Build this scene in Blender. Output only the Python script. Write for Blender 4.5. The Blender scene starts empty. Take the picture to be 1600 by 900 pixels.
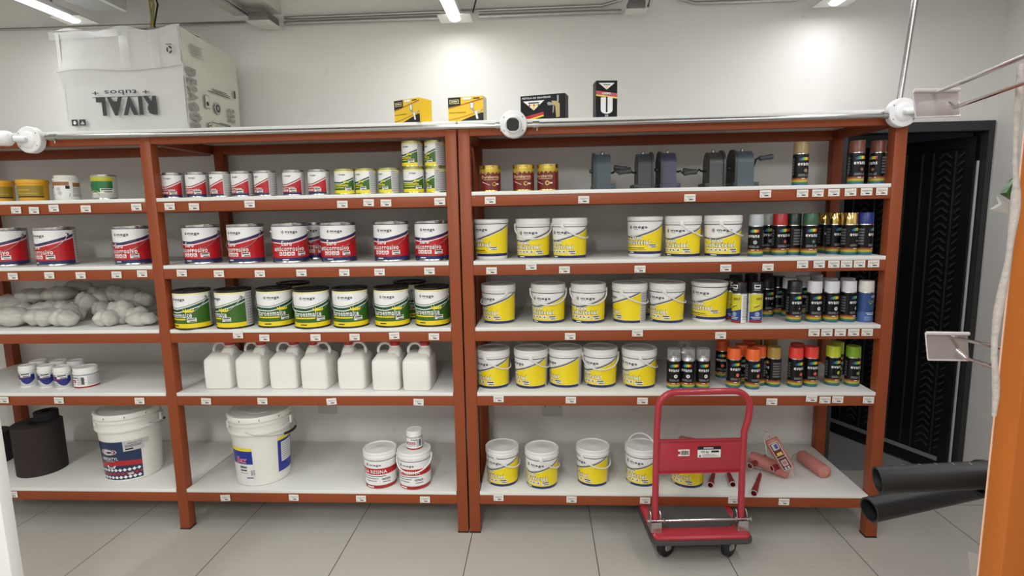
import bpy, bmesh, math, random
from mathutils import Vector, Matrix, noise
random.seed(7)
PI = math.pi
sc = bpy.context.scene
COL = sc.collection

# ------------------------------------------------------------------ camera
CAM = Vector((0.3681, -2.5556, 1.5797)); YAW, PIT, ROL, F = 0.0539, 0.1382, -0.0183, 870.77
fw = Vector((-math.sin(YAW)*math.cos(PIT), math.cos(YAW)*math.cos(PIT), -math.sin(PIT)))
rt = Vector((math.cos(YAW), math.sin(YAW), 0)); up = rt.cross(fw)
R_ = rt*math.cos(ROL)+up*math.sin(ROL); U_ = -rt*math.sin(ROL)+up*math.cos(ROL)
cam = bpy.data.cameras.new('camera'); camo = bpy.data.objects.new('camera', cam); COL.objects.link(camo)
cam.sensor_width = 36; cam.lens = F/1600*36; cam.clip_start = 0.02
m = Matrix.Identity(4)
for i in range(3):
    m[i][0], m[i][1], m[i][2], m[i][3] = R_[i], U_[i], -fw[i], CAM[i]
camo.matrix_world = m
sc.camera = camo
def ray(x, y): return fw + R_*((x-800)/F) - U_*((y-450)/F)
def at(x, y, X=None, Y=None, Z=None):
    d = ray(x, y)
    t = (X-CAM.x)/d.x if X is not None else (Y-CAM.y)/d.y if Y is not None else (Z-CAM.z)/d.z
    return CAM + d*t
# ------------------------------------------------------------------ world, exposure
w = bpy.data.worlds.new('world'); sc.world = w; w.use_nodes = True
w.node_tree.nodes['Background'].inputs[0].default_value = (0.75, 0.8, 0.9, 1)
w.node_tree.nodes['Background'].inputs[1].default_value = 0.35
sc.view_settings.view_transform = 'Standard'; sc.view_settings.look = 'None'
sc.view_settings.exposure = 0.16; sc.view_settings.gamma = 1; sc.view_settings.use_curve_mapping = False
sc.cycles.use_denoising = True
sc.cycles.max_bounces = 8; sc.cycles.diffuse_bounces = 6; sc.cycles.glossy_bounces = 3; sc.cycles.transparent_max_bounces = 12
sc.cycles.sample_clamp_indirect = 4
TUBE_W = 4.9         # watts of the battens against the wall
ROOM_W = (12.0, 44.0)        # watts of the battens over the aisle behind the viewer
TUBE_E = 6.0         # glow of its diffuser

# ------------------------------------------------------------------ materials
MATS = {}
def nt(name):
    mt = bpy.data.materials.new(name); mt.use_nodes = True
    return mt, mt.node_tree.nodes, mt.node_tree.links, mt.node_tree.nodes['Principled BSDF']
def M(name, col=None, rough=0.5, metal=0.0, spec=0.5, var=0.0, scale=8.0, bump=0.0, coat=0.0, alpha=1.0, trans=0.0, emit=0.0):
    """procedural principled material; var adds soft noise wear in colour, bump adds relief"""
    if name in MATS: return MATS[name]
    mt, N, L, B = nt(name)
    B.inputs['Roughness'].default_value = rough; B.inputs['Metallic'].default_value = metal
    B.inputs['Specular IOR Level'].default_value = spec; B.inputs['Coat Weight'].default_value = coat
    B.inputs['Alpha'].default_value = alpha; B.inputs['Transmission Weight'].default_value = trans
    c4 = (*col, 1)
    tc = N.new('ShaderNodeTexCoord'); no = N.new('ShaderNodeTexNoise'); no.inputs['Scale'].default_value = scale
    no.inputs['Detail'].default_value = 4
    L.new(tc.outputs['Object'], no.inputs['Vector'])
    mx = N.new('ShaderNodeMix'); mx.data_type = 'RGBA'
    mx.inputs['A'].default_value = c4; mx.inputs['B'].default_value = (*[c*(1-var) for c in col], 1)
    L.new(no.outputs['Fac'], mx.inputs['Factor']); L.new(mx.outputs['Result'], B.inputs['Base Color'])
    if bump:
        bp = N.new('ShaderNodeBump'); bp.inputs['Strength'].default_value = bump; bp.inputs['Distance'].default_value = 0.004
        L.new(no.outputs['Fac'], bp.inputs['Height']); L.new(bp.outputs['Normal'], B.inputs['Normal'])
    if emit:
        B.inputs['Emission Color'].default_value = c4; B.inputs['Emission Strength'].default_value = emit
    MATS[name] = mt
    return mt
def wall_mat():
    mt, N, L, B = nt('painted_wall'); B.inputs['Roughness'].default_value = 0.75; B.inputs['Specular IOR Level'].default_value = 0.25
    tc = N.new('ShaderNodeTexCoord')
    n1 = N.new('ShaderNodeTexNoise'); n1.inputs['Scale'].default_value = 1.3; n1.inputs['Detail'].default_value = 5
    n2 = N.new('ShaderNodeTexNoise'); n2.inputs['Scale'].default_value = 14; n2.inputs['Detail'].default_value = 6
    r2 = N.new('ShaderNodeValToRGB'); r2.color_ramp.elements[0].position = .66; r2.color_ramp.elements[1].position = .78
    mx = N.new('ShaderNodeMix'); mx.data_type = 'RGBA'; mx.inputs['A'].default_value = (.78, .77, .745, 1); mx.inputs['B'].default_value = (.71, .695, .67, 1)
    mx2 = N.new('ShaderNodeMix'); mx2.data_type = 'RGBA'; mx2.inputs['B'].default_value = (.55, .53, .49, 1)
    ml = N.new('ShaderNodeMath'); ml.operation = 'MULTIPLY'; ml.inputs[1].default_value = .35
    bp = N.new('ShaderNodeBump'); bp.inputs['Strength'].default_value = .12; bp.inputs['Distance'].default_value = .004
    for n in (n1, n2): L.new(tc.outputs['Object'], n.inputs['Vector'])
    L.new(n1.outputs['Fac'], mx.inputs['Factor']); L.new(n2.outputs['Fac'], r2.inputs['Fac'])
    L.new(r2.outputs['Color'], ml.inputs[0]); L.new(ml.outputs[0], mx2.inputs['Factor']); L.new(mx.outputs['Result'], mx2.inputs['A'])
    L.new(mx2.outputs['Result'], B.inputs['Base Color']); L.new(n1.outputs['Fac'], bp.inputs['Height']); L.new(bp.outputs['Normal'], B.inputs['Normal'])
    return mt
def floor_mat():
    mt, N, L, B = nt('porcelain_tile'); B.inputs['Roughness'].default_value = 0.33
    tc = N.new('ShaderNodeTexCoord'); sp = N.new('ShaderNodeSeparateXYZ'); L.new(tc.outputs['Object'], sp.inputs[0])
    def joint(out, off, per, half):
        a = N.new('ShaderNodeMath'); a.operation = 'SUBTRACT'; a.inputs[1].default_value = off; L.new(out, a.inputs[0])
        b = N.new('ShaderNodeMath'); b.operation = 'PINGPONG'; b.inputs[1].default_value = per/2; L.new(a.outputs[0], b.inputs[0])
        c = N.new('ShaderNodeMath'); c.operation = 'LESS_THAN'; c.inputs[1].default_value = half; L.new(b.outputs[0], c.inputs[0])
        return c.outputs[0]
    jx = joint(sp.outputs['X'], 0.011, 0.5945, 0.0019); jy = joint(sp.outputs['Y'], 0.312, 1.189, 0.0019)
    mxm = N.new('ShaderNodeMath'); mxm.operation = 'MAXIMUM'; L.new(jx, mxm.inputs[0]); L.new(jy, mxm.inputs[1])
    n1 = N.new('ShaderNodeTexNoise'); n1.inputs['Scale'].default_value = 1.6; n1.inputs['Detail'].default_value = 8; n1.inputs['Distortion'].default_value = 1.2
    n2 = N.new('ShaderNodeTexNoise'); n2.inputs['Scale'].default_value = 2.4; n2.inputs['Detail'].default_value = 10; n2.inputs['Distortion'].default_value = 2.2
    mp = N.new('ShaderNodeMapping'); mp.inputs['Rotation'].default_value = (0, 0, .8); mp.inputs['Scale'].default_value = (1, 2.6, 1)
    L.new(tc.outputs['Object'], n1.inputs['Vector']); L.new(tc.outputs['Object'], mp.inputs[0]); L.new(mp.outputs[0], n2.inputs['Vector'])
    rv = N.new('ShaderNodeValToRGB'); e = rv.color_ramp.elements; e[0].position = .485; e[0].color = (0, 0, 0, 1); e[1].position = .515; e[1].color = (0, 0, 0, 1)
    k = rv.color_ramp.elements.new(.5); k.color = (1, 1, 1, 1)
    L.new(n2.outputs['Fac'], rv.inputs['Fac'])
    rr = N.new('ShaderNodeValToRGB'); rr.color_ramp.elements[0].position = .52; rr.color_ramp.elements[1].position = .7
    L.new(n1.outputs['Fac'], rr.inputs['Fac'])
    vm = N.new('ShaderNodeMath'); vm.operation = 'MULTIPLY'; L.new(rv.outputs['Color'], vm.inputs[0]); L.new(rr.outputs['Color'], vm.inputs[1])
    vm2 = N.new('ShaderNodeMath'); vm2.operation = 'MULTIPLY'; vm2.inputs[1].default_value = .5; L.new(vm.outputs[0], vm2.inputs[0])
    a = N.new('ShaderNodeMix'); a.data_type = 'RGBA'; a.inputs['A'].default_value = (.50, .475, .435, 1); a.inputs['B'].default_value = (.44, .415, .375, 1)
    L.new(n1.outputs['Fac'], a.inputs['Factor'])
    b = N.new('ShaderNodeMix'); b.data_type = 'RGBA'; b.inputs['B'].default_value = (.30, .28, .25, 1); L.new(a.outputs['Result'], b.inputs['A']); L.new(vm2.outputs[0], b.inputs['Factor'])
    c = N.new('ShaderNodeMix'); c.data_type = 'RGBA'; c.inputs['B'].default_value = (.06, .055, .05, 1); L.new(b.outputs['Result'], c.inputs['A']); L.new(mxm.outputs[0], c.inputs['Factor'])
    L.new(c.outputs['Result'], B.inputs['Base Color'])
    return mt
def concrete_mat():
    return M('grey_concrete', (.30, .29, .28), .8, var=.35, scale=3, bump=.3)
WALL = wall_mat(); FLOOR = floor_mat()
RACK = M('orange_brown_enamel', (.275, .060, .018), .40, spec=.32, var=.10, scale=2.5, bump=.04)
BOARD = M('white_melamine', (.80, .80, .77), .42, var=.12, scale=6)
PLW = M('white_plastic', (.80, .79, .77), .34, var=.05, scale=12)
PLW2 = M('milky_plastic', (.80, .79, .74), .42, var=.06, scale=14)
LABW = M('label_white', (.80, .80, .80), .28)
LABG = M('label_grey', (.52, .52, .52), .3)
NAVY = M('label_navy', (.018, .025, .10), .28)
BLK = M('label_black', (.005, .005, .006), .3, spec=.3)
INK = M('ink_dark', (.02, .02, .023), .45, spec=.25)
INKG = M('ink_grey', (.30, .30, .31), .4)
RED = M('label_red', (.46, .013, .018), .26)
DRED = M('label_dark_red', (.33, .018, .02), .26)
GRN = M('label_green', (.036, .125, .014), .26)
DGRN = M('label_dark_green', (.012, .07, .03), .26)
YEL = M('label_yellow', (.80, .60, .01), .28)
BYEL = M('label_bright_yellow', (.86, .72, .02), .28)
PYEL = M('label_pale_yellow', (.80, .74, .35), .3)
STEEL = M('tin_steel', (.55, .55, .53), .25, 1.0)
DSTEEL = M('dark_lid_steel', (.12, .12, .115), .22, .9)
GOLD = M('gold_lacquer', (.75, .55, .14), .22, 1.0)
CHROME = M('chrome', (.78, .78, .8), .12, 1.0)
GALV = M('galvanised_conduit', (.50, .50, .49), .30, 1.0, var=.25, scale=30)
STICK = M('sticker_white', (.76, .76, .73), .45)
MBLACK = M('matte_black', (.006, .006, .007), .45)
TAG = M('price_tag_paper', (.74, .71, .66), .6)

# ------------------------------------------------------------------ mesh builder
def tag(o, label=None, cat=None, group=None, kind=None):
    if label: o['label'] = label
    if cat: o['category'] = cat
    if group: o['group'] = group
    if kind: o['kind'] = kind
    return o
def empty(name, loc=(0, 0, 0), rz=0):
    o = bpy.data.objects.new(name, None); o.empty_display_size = .05; COL.objects.link(o)
    o.location = loc; o.rotation_euler = (0, 0, rz); return o
class B:
    def __init__(s): s.v = []; s.f = []; s.m = []; s.mats = []
    def mi(s, mat):
        if mat not in s.mats: s.mats.append(mat)
        return s.mats.index(mat)
    def add(s, vs, fs, mat, T=None):
        k = len(s.v); i = s.mi(mat)
        s.v += [tuple(T @ Vector(p)) if T is not None else tuple(p) for p in vs]
        s.f += [tuple(a+k for a in f) for f in fs]; s.m += [i]*len(fs)
        return s
    def box(s, x0, x1, y0, y1, z0, z1, mat, bev=0.0, T=None):
        if bev:
            bm = bmesh.new(); bmesh.ops.create_cube(bm, size=1)
            for v in bm.verts: v.co = Vector(((x0+x1)/2+v.co.x*(x1-x0), (y0+y1)/2+v.co.y*(y1-y0), (z0+z1)/2+v.co.z*(z1-z0)))
            bmesh.ops.bevel(bm, geom=bm.edges[:], offset=bev, segments=2, affect='EDGES', profile=.5)
            bm.verts.index_update()
            s.add([v.co.copy() for v in bm.verts], [[v.index for v in f.verts] for f in bm.faces], mat, T); bm.free(); return s
        vs = [(x, y, z) for x in (x0, x1) for y in (y0, y1) for z in (z0, z1)]
        return s.add(vs, [(0, 1, 3, 2), (4, 6, 7, 5), (0, 4, 5, 1), (2, 3, 7, 6), (0, 2, 6, 4), (1, 5, 7, 3)], mat, T)
    def lathe(s, prof, mat, n=40, T=None, cap0=True, cap1=True):
        vs = []; fs = []
        for r, z in prof:
            for i in range(n):
                a = 2*PI*i/n; vs.append((r*math.cos(a), r*math.sin(a), z))
        for k in range(len(prof)-1):
            for i in range(n):
                j = (i+1) % n; fs.append((k*n+i, k*n+j, (k+1)*n+j, (k+1)*n+i))
        if cap0: fs.append(tuple(reversed(range(n))))
        if cap1: fs.append(tuple((len(prof)-1)*n+i for i in range(n)))
        return s.add(vs, fs, mat, T)
    def tube(s, pts, r, mat, n=10, closed=False, T=None, caps=True):
        pts = [Vector(p) for p in pts]; N = len(pts); vs = []; fs = []
        rs = r if isinstance(r, (list, tuple)) else [r]*N
        tg = []
        for i in range(N):
            a = pts[i-1] if (i > 0 or closed) else pts[i]; b = pts[(i+1) % N] if (i < N-1 or closed) else pts[i]
            tg.append((b-a).normalized())
        nv = tg[0].orthogonal().normalized()
        for i in range(N):
            nv = (nv - tg[i]*nv.dot(tg[i])).normalized(); bn = tg[i].cross(nv)
            for k in range(n):
                a = 2*PI*k/n; vs.append(pts[i]+(nv*math.cos(a)+bn*math.sin(a))*rs[i])
        for i in range(N if closed else N-1):
            j = (i+1) % N
            for k in range(n):
                l = (k+1) % n; fs.append((i*n+k, i*n+l, j*n+l, j*n+k))
        if caps and not closed:
            fs.append(tuple(reversed(range(n)))); fs.append(tuple((N-1)*n+k for k in range(n)))
        return s.add(vs, fs, mat, T)
    def loft(s, rings, mat, T=None, caps=True):
        n = len(rings[0]); vs = [p for r in rings for p in r]; fs = []
        for k in range(len(rings)-1):
            for i in range(n):
                j = (i+1) % n; fs.append((k*n+i, k*n+j, (k+1)*n+j, (k+1)*n+i))
        if caps: fs.append(tuple(reversed(range(n)))); fs.append(tuple((len(rings)-1)*n+i for i in range(n)))
        return s.add(vs, fs, mat, T)
    def prism(s, poly, y0, y1, mat, T=None):
        n = len(poly)
        vs = [(x, y0, z) for x, z in poly]+[(x, y1, z) for x, z in poly]
        fs = [tuple(range(n)), tuple(reversed(range(n, 2*n)))]+[(i, i+n, (i+1) % n+n, (i+1) % n) for i in range(n)]
        return s.add(vs, fs, mat, T)
    def build(s, name, parent=None, smooth=35, loc=None, fix=True):
        me = bpy.data.meshes.new(name); me.from_pydata(s.v, [], s.f)
        for mt in s.mats: me.materials.append(mt)
        me.polygons.foreach_set('material_index', s.m); me.update()
        if fix:
            bm = bmesh.new(); bm.from_mesh(me); bmesh.ops.recalc_face_normals(bm, faces=bm.faces[:]); bm.to_mesh(me); bm.free()
        if smooth:
            me.polygons.foreach_set('use_smooth', [True]*len(me.polygons)); me.set_sharp_from_angle(angle=math.radians(smooth))
        o = bpy.data.objects.new(name, me); COL.objects.link(o)
        if parent: o.parent = parent
        if loc is not None: o.location = loc
        return o
def arc(cx, cy, r, a0, a1, n): return [(cx+r*math.cos(math.radians(a0+(a1-a0)*i/n)), cy+r*math.sin(math.radians(a0+(a1-a0)*i/n))) for i in range(n+1)]
def rrect(hx, hy, r, z, cx=0, cy=0, n=5):
    pts = []
    for sx, sy, a in ((1, 1, 0), (-1, 1, 90), (-1, -1, 180), (1, -1, 270)):
        for x, y in arc(cx+sx*(hx-r), cy+sy*(hy-r), r, a, a+90, n): pts.append((x, y, z))
    return pts

# ------------------------------------------------------------------ lettering
_TC = {}
def glyphs(txt, bold=0.0, shear=0.0):
    key = (txt, bold, shear)
    if key not in _TC:
        cu = bpy.data.curves.new('lettering', 'FONT'); cu.body = txt; cu.size = 1; cu.offset = bold*.38; cu.shear = shear; cu.resolution_u = 2
        cu.space_character = 1+bold*2
        o = bpy.data.objects.new('lettering', cu); me = bpy.data.meshes.new_from_object(o)
        vs = [tuple(v.co) for v in me.vertices]; fs = [tuple(p.vertices) for p in me.polygons]
        bpy.data.objects.remove(o); bpy.data.curves.remove(cu); bpy.data.meshes.remove(me)
        _TC[key] = (vs, fs)
    return _TC[key]
class Wrap(B):
    """label wrapped on a (slightly tapered) cylinder. angles in degrees, 0 = front (-Y), + = to the right; heights in metres"""
    def __init__(s, r0, r1, z0, z1): super().__init__(); s.r0, s.r1, s.z0, s.z1 = r0, r1, z0, z1
    def P(s, a, z, lay=0):
        r = s.r0+(s.r1-s.r0)*(z-s.z0)/(s.z1-s.z0)+lay*.0004
        a = math.radians(a); return (r*math.sin(a), -r*math.cos(a), z)
    def bands(s, a0, a1, bounds, mats, step=5, lay=0):
        n = max(1, round((a1-a0)/step)); rows = len(bounds); vs = []; fs = {m_: [] for m_ in range(len(mats))}
        for i in range(n+1):
            a = a0+(a1-a0)*i/n
            for b in bounds: vs.append(s.P(a, b(a) if callable(b) else b, lay))
        for k, mt in enumerate(mats):
            s.add(vs, [(i*rows+k, (i+1)*rows+k, (i+1)*rows+k+1, i*rows+k+1) for i in range(n)], mt)
    def rect(s, a0, a1, z0, z1, mat, lay=1): s.bands(a0, a1, [z0, z1], [mat], lay=lay)
    def poly(s, pts, mat, lay=1):
        s.add([s.P(a, z, lay) for a, z in pts], [tuple(range(len(pts)))], mat)
    def disc(s, a, z, r, mat, lay=2, n=16):
        rr = (s.r0+s.r1)/2
        s.add([s.P(a, z, lay)]+[s.P(a+math.degrees(r*math.cos(2*PI*i/n)/rr), z+r*math.sin(2*PI*i/n), lay) for i in range(n)], [(0, 1+i, 1+(i+1) % n) for i in range(n)], mat)
    def text(s, txt, a0, a1, z, h, mat, lay=2, bold=.02, shear=0):
        vs, fs = glyphs(txt, bold, shear)
        x0 = min(v[0] for v in vs); x1 = max(v[0] for v in vs)
        s.add([s.P(a0+(a1-a0)*(v[0]-x0)/(x1-x0), z+v[1]*h/.72, lay) for v in vs], fs, mat)
    def lines(s, a0, a1, z0, z1, n, mat, lay=2):
        for i in range(n):
            z = z0+(z1-z0)*(i+.5)/n; h = (z1-z0)/n*.22
            s.rect(a0, a0+(a1-a0)*random.uniform(.75, 1), z-h, z+h, mat, lay)
    def done(s, name, parent, **k): return s.build(name, parent, smooth=60, fix=False, **k)
class Flat(Wrap):
    """same calls on a flat face: a = x in metres, z = z, facing -Y"""
    def __init__(s, T=None): B.__init__(s); s.T = T; s.r0 = s.r1 = 1
    def P(s, a, z, lay=0):
        p = Vector((a, -.0006*(lay+1), z)); return tuple(s.T @ p) if s.T is not None else tuple(p)
    def bands(s, a0, a1, bounds, mats, step=None, lay=0):
        Wrap.bands(s, a0, a1, bounds, mats, step=step or (a1-a0)/8.0, lay=lay)
    def disc(s, a, z, r, mat, lay=2, n=16):
        s.add([s.P(a, z, lay)]+[s.P(a+r*math.cos(2*PI*i/n), z+r*math.sin(2*PI*i/n), lay) for i in range(n)], [(0, 1+i, 1+(i+1) % n) for i in range(n)], mat)

def copy_tree(o, parent=None):
    c = o.copy(); COL.objects.link(c); c.parent = parent
    for ch in list(o.children): copy_tree(ch, c)
    return c
def kids(o):
    out = []
    for c in o.children: out.append(c); out += kids(c)
    return out
class Proto:
    """first placement uses the prototype itself, later ones copies"""
    def __init__(s, root, r): s.root = root; s.r = r; s.used = False
    def put(s, x, y, z, rz=0, label=None, group=None, swap=None, drop=None, turn=None):
        o = copy_tree(s.root)
        o.location = (x, y, z); o.rotation_euler = (0, 0, math.radians(rz))
        tag(o, label, None, group)
        for k in kids(o):
            base = k.name.split('.')[0]
            if turn and base in turn: k.rotation_euler = (0, 0, math.radians(turn[base]))
            if swap and base in swap:
                for si, mt in swap[base].items():
                    k.material_slots[si].link = 'OBJECT'; k.material_slots[si].material = mt
            if drop and base in drop: bpy.data.objects.remove(k)
        return o
    def close(s):
        for k in kids(s.root): bpy.data.objects.remove(k)
        bpy.data.objects.remove(s.root)
def on(x, yb, z, r):
    """centre of a round thing whose nearest bottom point shows at photo point (x, yb) on a board at height z"""
    p = at(x, yb, Z=z); h = Vector((p.x-CAM.x, p.y-CAM.y, 0)).normalized()
    return p.x+h.x*r, p.y+h.y*r

# ================================================================== SETTING
WY = 0.60
def struct(name, b, **k): o = b.build(name, **k); o['kind'] = 'structure'; return o
CZ = 2.95; LX = -4.2; RX = 2.768; NY = -5.2
b = B(); b.box(LX-.1, RX+.1, NY-.1, WY+.1, -.05, 0, FLOOR); struct('floor', b, smooth=0)
b = B(); b.box(LX-.1, RX+.1, NY-.1, WY+.1, CZ, CZ+.1, M('ceiling_paint', (.46, .44, .42), .8, var=.08)); struct('ceiling', b, smooth=0)
DX0, DX1, DZ = 1.945, 2.758, 2.003
b = B(); b.box(LX, DX0, WY, WY+.1, 0, CZ, WALL); b.box(DX0, DX1, WY, WY+.1, DZ, CZ, WALL); b.box(DX1, RX+.1, WY, WY+.1, 0, CZ, WALL)
struct('wall_back', b, smooth=0)
b = B(); b.box(RX, RX+.1, NY, WY, 0, CZ, WALL); struct('wall_right', b, smooth=0)
FARW = M('far_wall_paint', (.72, .70, .67), .8, var=.15, scale=3)   # stocked walls out of view
b = B(); b.box(LX-.1, LX, NY, WY+.1, 0, CZ, FARW); struct('wall_left', b, smooth=0)
b = B(); b.box(LX, RX, NY-.1, NY, 0, CZ, FARW); struct('wall_front', b, smooth=0)
# concrete beam that runs from the wall towards the viewer
b = B(); b.box(-1.30, -1.035, NY, WY, 2.665, CZ, M('beam_paint', (.62, .60, .56), .8, var=.1)); struct('beam', b, smooth=0)
# room behind the doorway
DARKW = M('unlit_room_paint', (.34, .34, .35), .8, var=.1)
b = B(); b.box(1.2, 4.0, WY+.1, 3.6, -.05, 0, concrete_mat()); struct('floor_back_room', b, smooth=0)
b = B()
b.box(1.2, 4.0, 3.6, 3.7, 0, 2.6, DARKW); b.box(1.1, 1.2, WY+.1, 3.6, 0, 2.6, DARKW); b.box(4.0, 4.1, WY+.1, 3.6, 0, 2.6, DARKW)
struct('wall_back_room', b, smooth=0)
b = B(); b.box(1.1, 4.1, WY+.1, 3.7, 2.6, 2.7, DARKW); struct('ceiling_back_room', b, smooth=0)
FRM = M('charcoal_door_frame', (.028, .030, .032), .45, spec=.4)
b = B()
b.box(DX0, DX0+.065, WY-.012, WY+.1, 0, DZ, FRM); b.box(DX1-.030, DX1, WY-.012, WY+.1, 0, DZ, FRM); b.box(DX0+.065, DX1-.030, WY-.012, WY+.1, DZ-.05, DZ, FRM)
struct('trim_1', b, smooth=0)
# open black door leaf with rows of pressed chevrons
hx, hy = 2.705, .63; lx_, ly_ = 2.33, 1.42
dv = Vector((lx_-hx, ly_-hy, 0)); LL = dv.length; dv.normalize(); nv = Vector((-dv.y, dv.x, 0))
if nv.dot(CAM-Vector((hx, hy, 0))) < 0: nv = -nv
T = Matrix(((dv.x, nv.x, 0, hx), (dv.y, nv.y, 0, hy), (0, 0, 1, 0), (0, 0, 0, 1)))   # local x along leaf, local y towards the viewer
DOORM = M('black_door_metal', (.006, .006, .007), .38, spec=.45)
DOORH = M('black_door_relief', (.03, .03, .033), .35, spec=.6)
b = B(); b.box(0, LL, -.04, 0, .012, 1.93, DOORM, T=T)
for x in (.0, LL-.05): b.box(x, x+.05, -.01, .012, .012, 1.93, DOORM, T=T)
for z in (.012, 1.87): b.box(.05, LL-.05, -.01, .012, z, z+.06, DOORM, T=T)
door = struct('door_1', b, smooth=0)
b = B()
for cx in (.045, .145, .47, .60):
    z = .16
    while z < 1.84:
        for sg in (-1, 1):
            Tm = T @ Matrix.Translation((cx+sg*.018, .004, z)) @ Matrix.Rotation(sg*.75, 4, 'Y')
            b.box(-.021, .021, 0, .007, -.0045, .0045, DOORH, T=Tm)
        z += .043
for cx in (.095, .21, .27, .36, .43, .54, .68): b.box(cx-.003, cx+.003, 0, .008, .1, 1.86, DOORH, T=T)
b.box(.05, LL-.05, .004, .009, .075, .10, M('kick_reflection_paint', (.22, .22, .22), .3), T=T)  # grey reflection on the black kickplate, painted as a lighter band
b.build('door_relief', door, smooth=0)
b = B(); b.box(2.712, 2.721, .625, .635, .02, 1.80, M('jamb_glint_paint', (.55, .56, .57), .4)); struct('jamb_glint', b, smooth=0)  # light reflecting off the jamb, put in as a thin pale strip

# ================================================================== RACKS
ZL = {1: 1.6672, 2: 1.35, 3: 1.0376, 4: .7211, 5: .2171, 0: 1.98}
TH, BM, PW, DB = .0168, .0488, .0515, .567
def rack(name, posts, label, tags, seams, backshift=0.0):
    x0, x1 = posts[0][0], posts[-1][1]
    root = tag(empty(name, (x0, 0, 0)), label, 'shelving rack', 'orange-brown steel racks along the back wall')
    O = Vector((x0, 0, 0))
    def P(b, nm): o = b.build(nm, root, smooth=30); o.location = -O; return o
    for k, (a, c) in enumerate(posts):
        top = ZL[0]-TH-.0005
        b = B(); b.box(a, c, 0, PW, .006, top, RACK, bev=.002); b.box(a-.001, c+.001, -.001, PW+.001, 0, .006, MBLACK); P(b, 'post')
        s_ = backshift if 0 < k < len(posts)-1 else 0
        b = B(); b.box(a+s_, c+s_, DB-PW, DB, .006, top, RACK, bev=.002); b.box(a+s_-.001, c+s_+.001, DB-PW-.001, DB+.001, 0, .006, MBLACK); P(b, 'post')
    for lv, z in ZL.items():
        zb = z-TH-BM
        for (a, c), (d, e) in zip(posts[:-1], posts[1:]):
            b = B(); b.box(c, d, .0015, PW*.8, zb, z-TH, RACK, bev=.0015); P(b, 'beam')
            b = B(); b.box(c, d, DB-PW*.9, DB-.002, zb, z-TH, RACK, bev=.0015); P(b, 'beam')
            if lv:
                q0, q1 = c+.0015, d-.0015
                cuts = [q0]+[s_ for s_ in seams.get(lv, []) if q0 < s_ < q1]+[q1]
                for u, v_ in zip(cuts[:-1], cuts[1:]):
                    b = B(); b.box(u+.0008, v_-.0008, -.001, DB+.012, z-TH, z, BOARD, bev=.001)
                    if v_ == q1 and e < posts[-1][1]: b.box(v_-.0008, -1.428, PW+.001, DB-PW-.001, z-TH, z, BOARD)
                    P(b, 'shelf_board')
        for k, (a, c) in enumerate(posts):
            mid = (a+c)/2
            if lv and k == 0: mid = c+.019
            if lv and k == len(posts)-1: mid = a-.0195
            b = B(); b.box(mid-.019, mid+.019, PW*.8, DB-PW*.9, zb+.002, z-TH-.0003, RACK, bev=.0015)
            P(b, 'side_beam')
    b = B(); b.box(x0-.0, x1+.0, -.003, DB+.012, ZL[0]-TH, ZL[0], BOARD, bev=.001); P(b, 'top_board')
    for lv, x, dz, rot in tags:
        z = ZL[lv]
        p = at(x, 300, Y=-.004)
        # tag centre: keep the photo's column, set the height from the beam
        yy = 300
        for _ in range(12):
            p = at(x, yy, Y=-.004)
            yy += (p.z-(z-dz))*320
        b = B()
        T = Matrix.Translation((p.x, -.0035 if dz > .03 else -.0045, z-dz)) @ Matrix.Rotation(math.radians(rot), 4, 'Y')
        b.box(-.0245, .0245, -.0008, .0006, -.016, .016, TAG, T=T)
        fl = Flat(T @ Matrix.Translation((0, -.0009, 0)))
        fl.rect(-.019, .019, .004, .0065, INKG, 0); fl.rect(-.012, .006, -.001, .001, INKG, 0); fl.rect(-.004, .013, -.010, -.0055, INK, 0); fl.rect(-.020, -.016, -.011, -.008, RED, 0)
        b.v += fl.v; k0 = len(b.v)-len(fl.v)
        for f, mi in zip(fl.f, fl.m): b.f.append(tuple(i+k0 for i in f)); b.m.append(b.mi(fl.mats[mi]))
        P(b, 'price_tag')
    return root
LT = [(1, x, d, r) for x, d, r in ((25, .043, 1), (53, .046, 2), (84, .038, -1), (134, .043, 1), (213, .04, 0), (265, .04, 0), (303, .043, 1), (390, .036, 0), (535, .045, 1), (576, .04, 2), (603, .043, 1), (687, .041, -1))]
LT += [(2, x, d, r) for x, d, r in ((20, .042, 1), (77, .04, 0), (126, .042, 0), (182, .041, 1), (222, .037, 1), (284, .037, 1), (342, .042, 0), (406, .044, 1), (471, .043, 0), (538, .044, 1), (593, .044, 0), (671, .042, 0))]
LT += [(3, x, d, r) for x, d, r in ((372, .027, 0), (413, .042, 1), (493, .042, 0), (554, .041, 0), (616, .036, -3), (678, .041, 1))]
LT += [(4, x, d, r) for x, d, r in ((6, .035, 1), (92, .038, 1), (218, .04, 0), (322, .042, 2), (410, .041, 1), (518, .043, -5), (654, .046, 2))]
LT += [(5, x, d, r) for x, d, r in ((20, .035, 0), (352, .043, -3), (459, .038, 1), (564, .04, 0), (664, .042, 1))]
RT = [(1, x, d, r) for x, d, r in ((766, .04, 0), (912, .045, 1), (1078, .046, 0), (1196, .035, 0), (1254, .036, 0), (1278, .036, 1), (1303, .035, 0), (1329, .035, -1), (1354, .034, 0), (1378, .034, 0))]
RT += [(2, x, d, r) for x, d, r in ((768, .044, 0), (830, .026, 0), (882, .044, 0), (1000, .045, 0), (1134, .045, 0), (1200, .044, 0), (1254, .034, -1), (1280, .034, -1), (1303, .034, 0), (1323, .034, 0), (1343, .034, -1), (1365, .034, -1))]
RT += [(3, x, d, r) for x, d, r in ((891, .044, 0), (996, .03, 0), (1126, .044, 0), (1272, .034, 1), (1292, .034, 0), (1313, .034, 0), (1334, .034, 0), (1355, .034, 0))]
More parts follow.
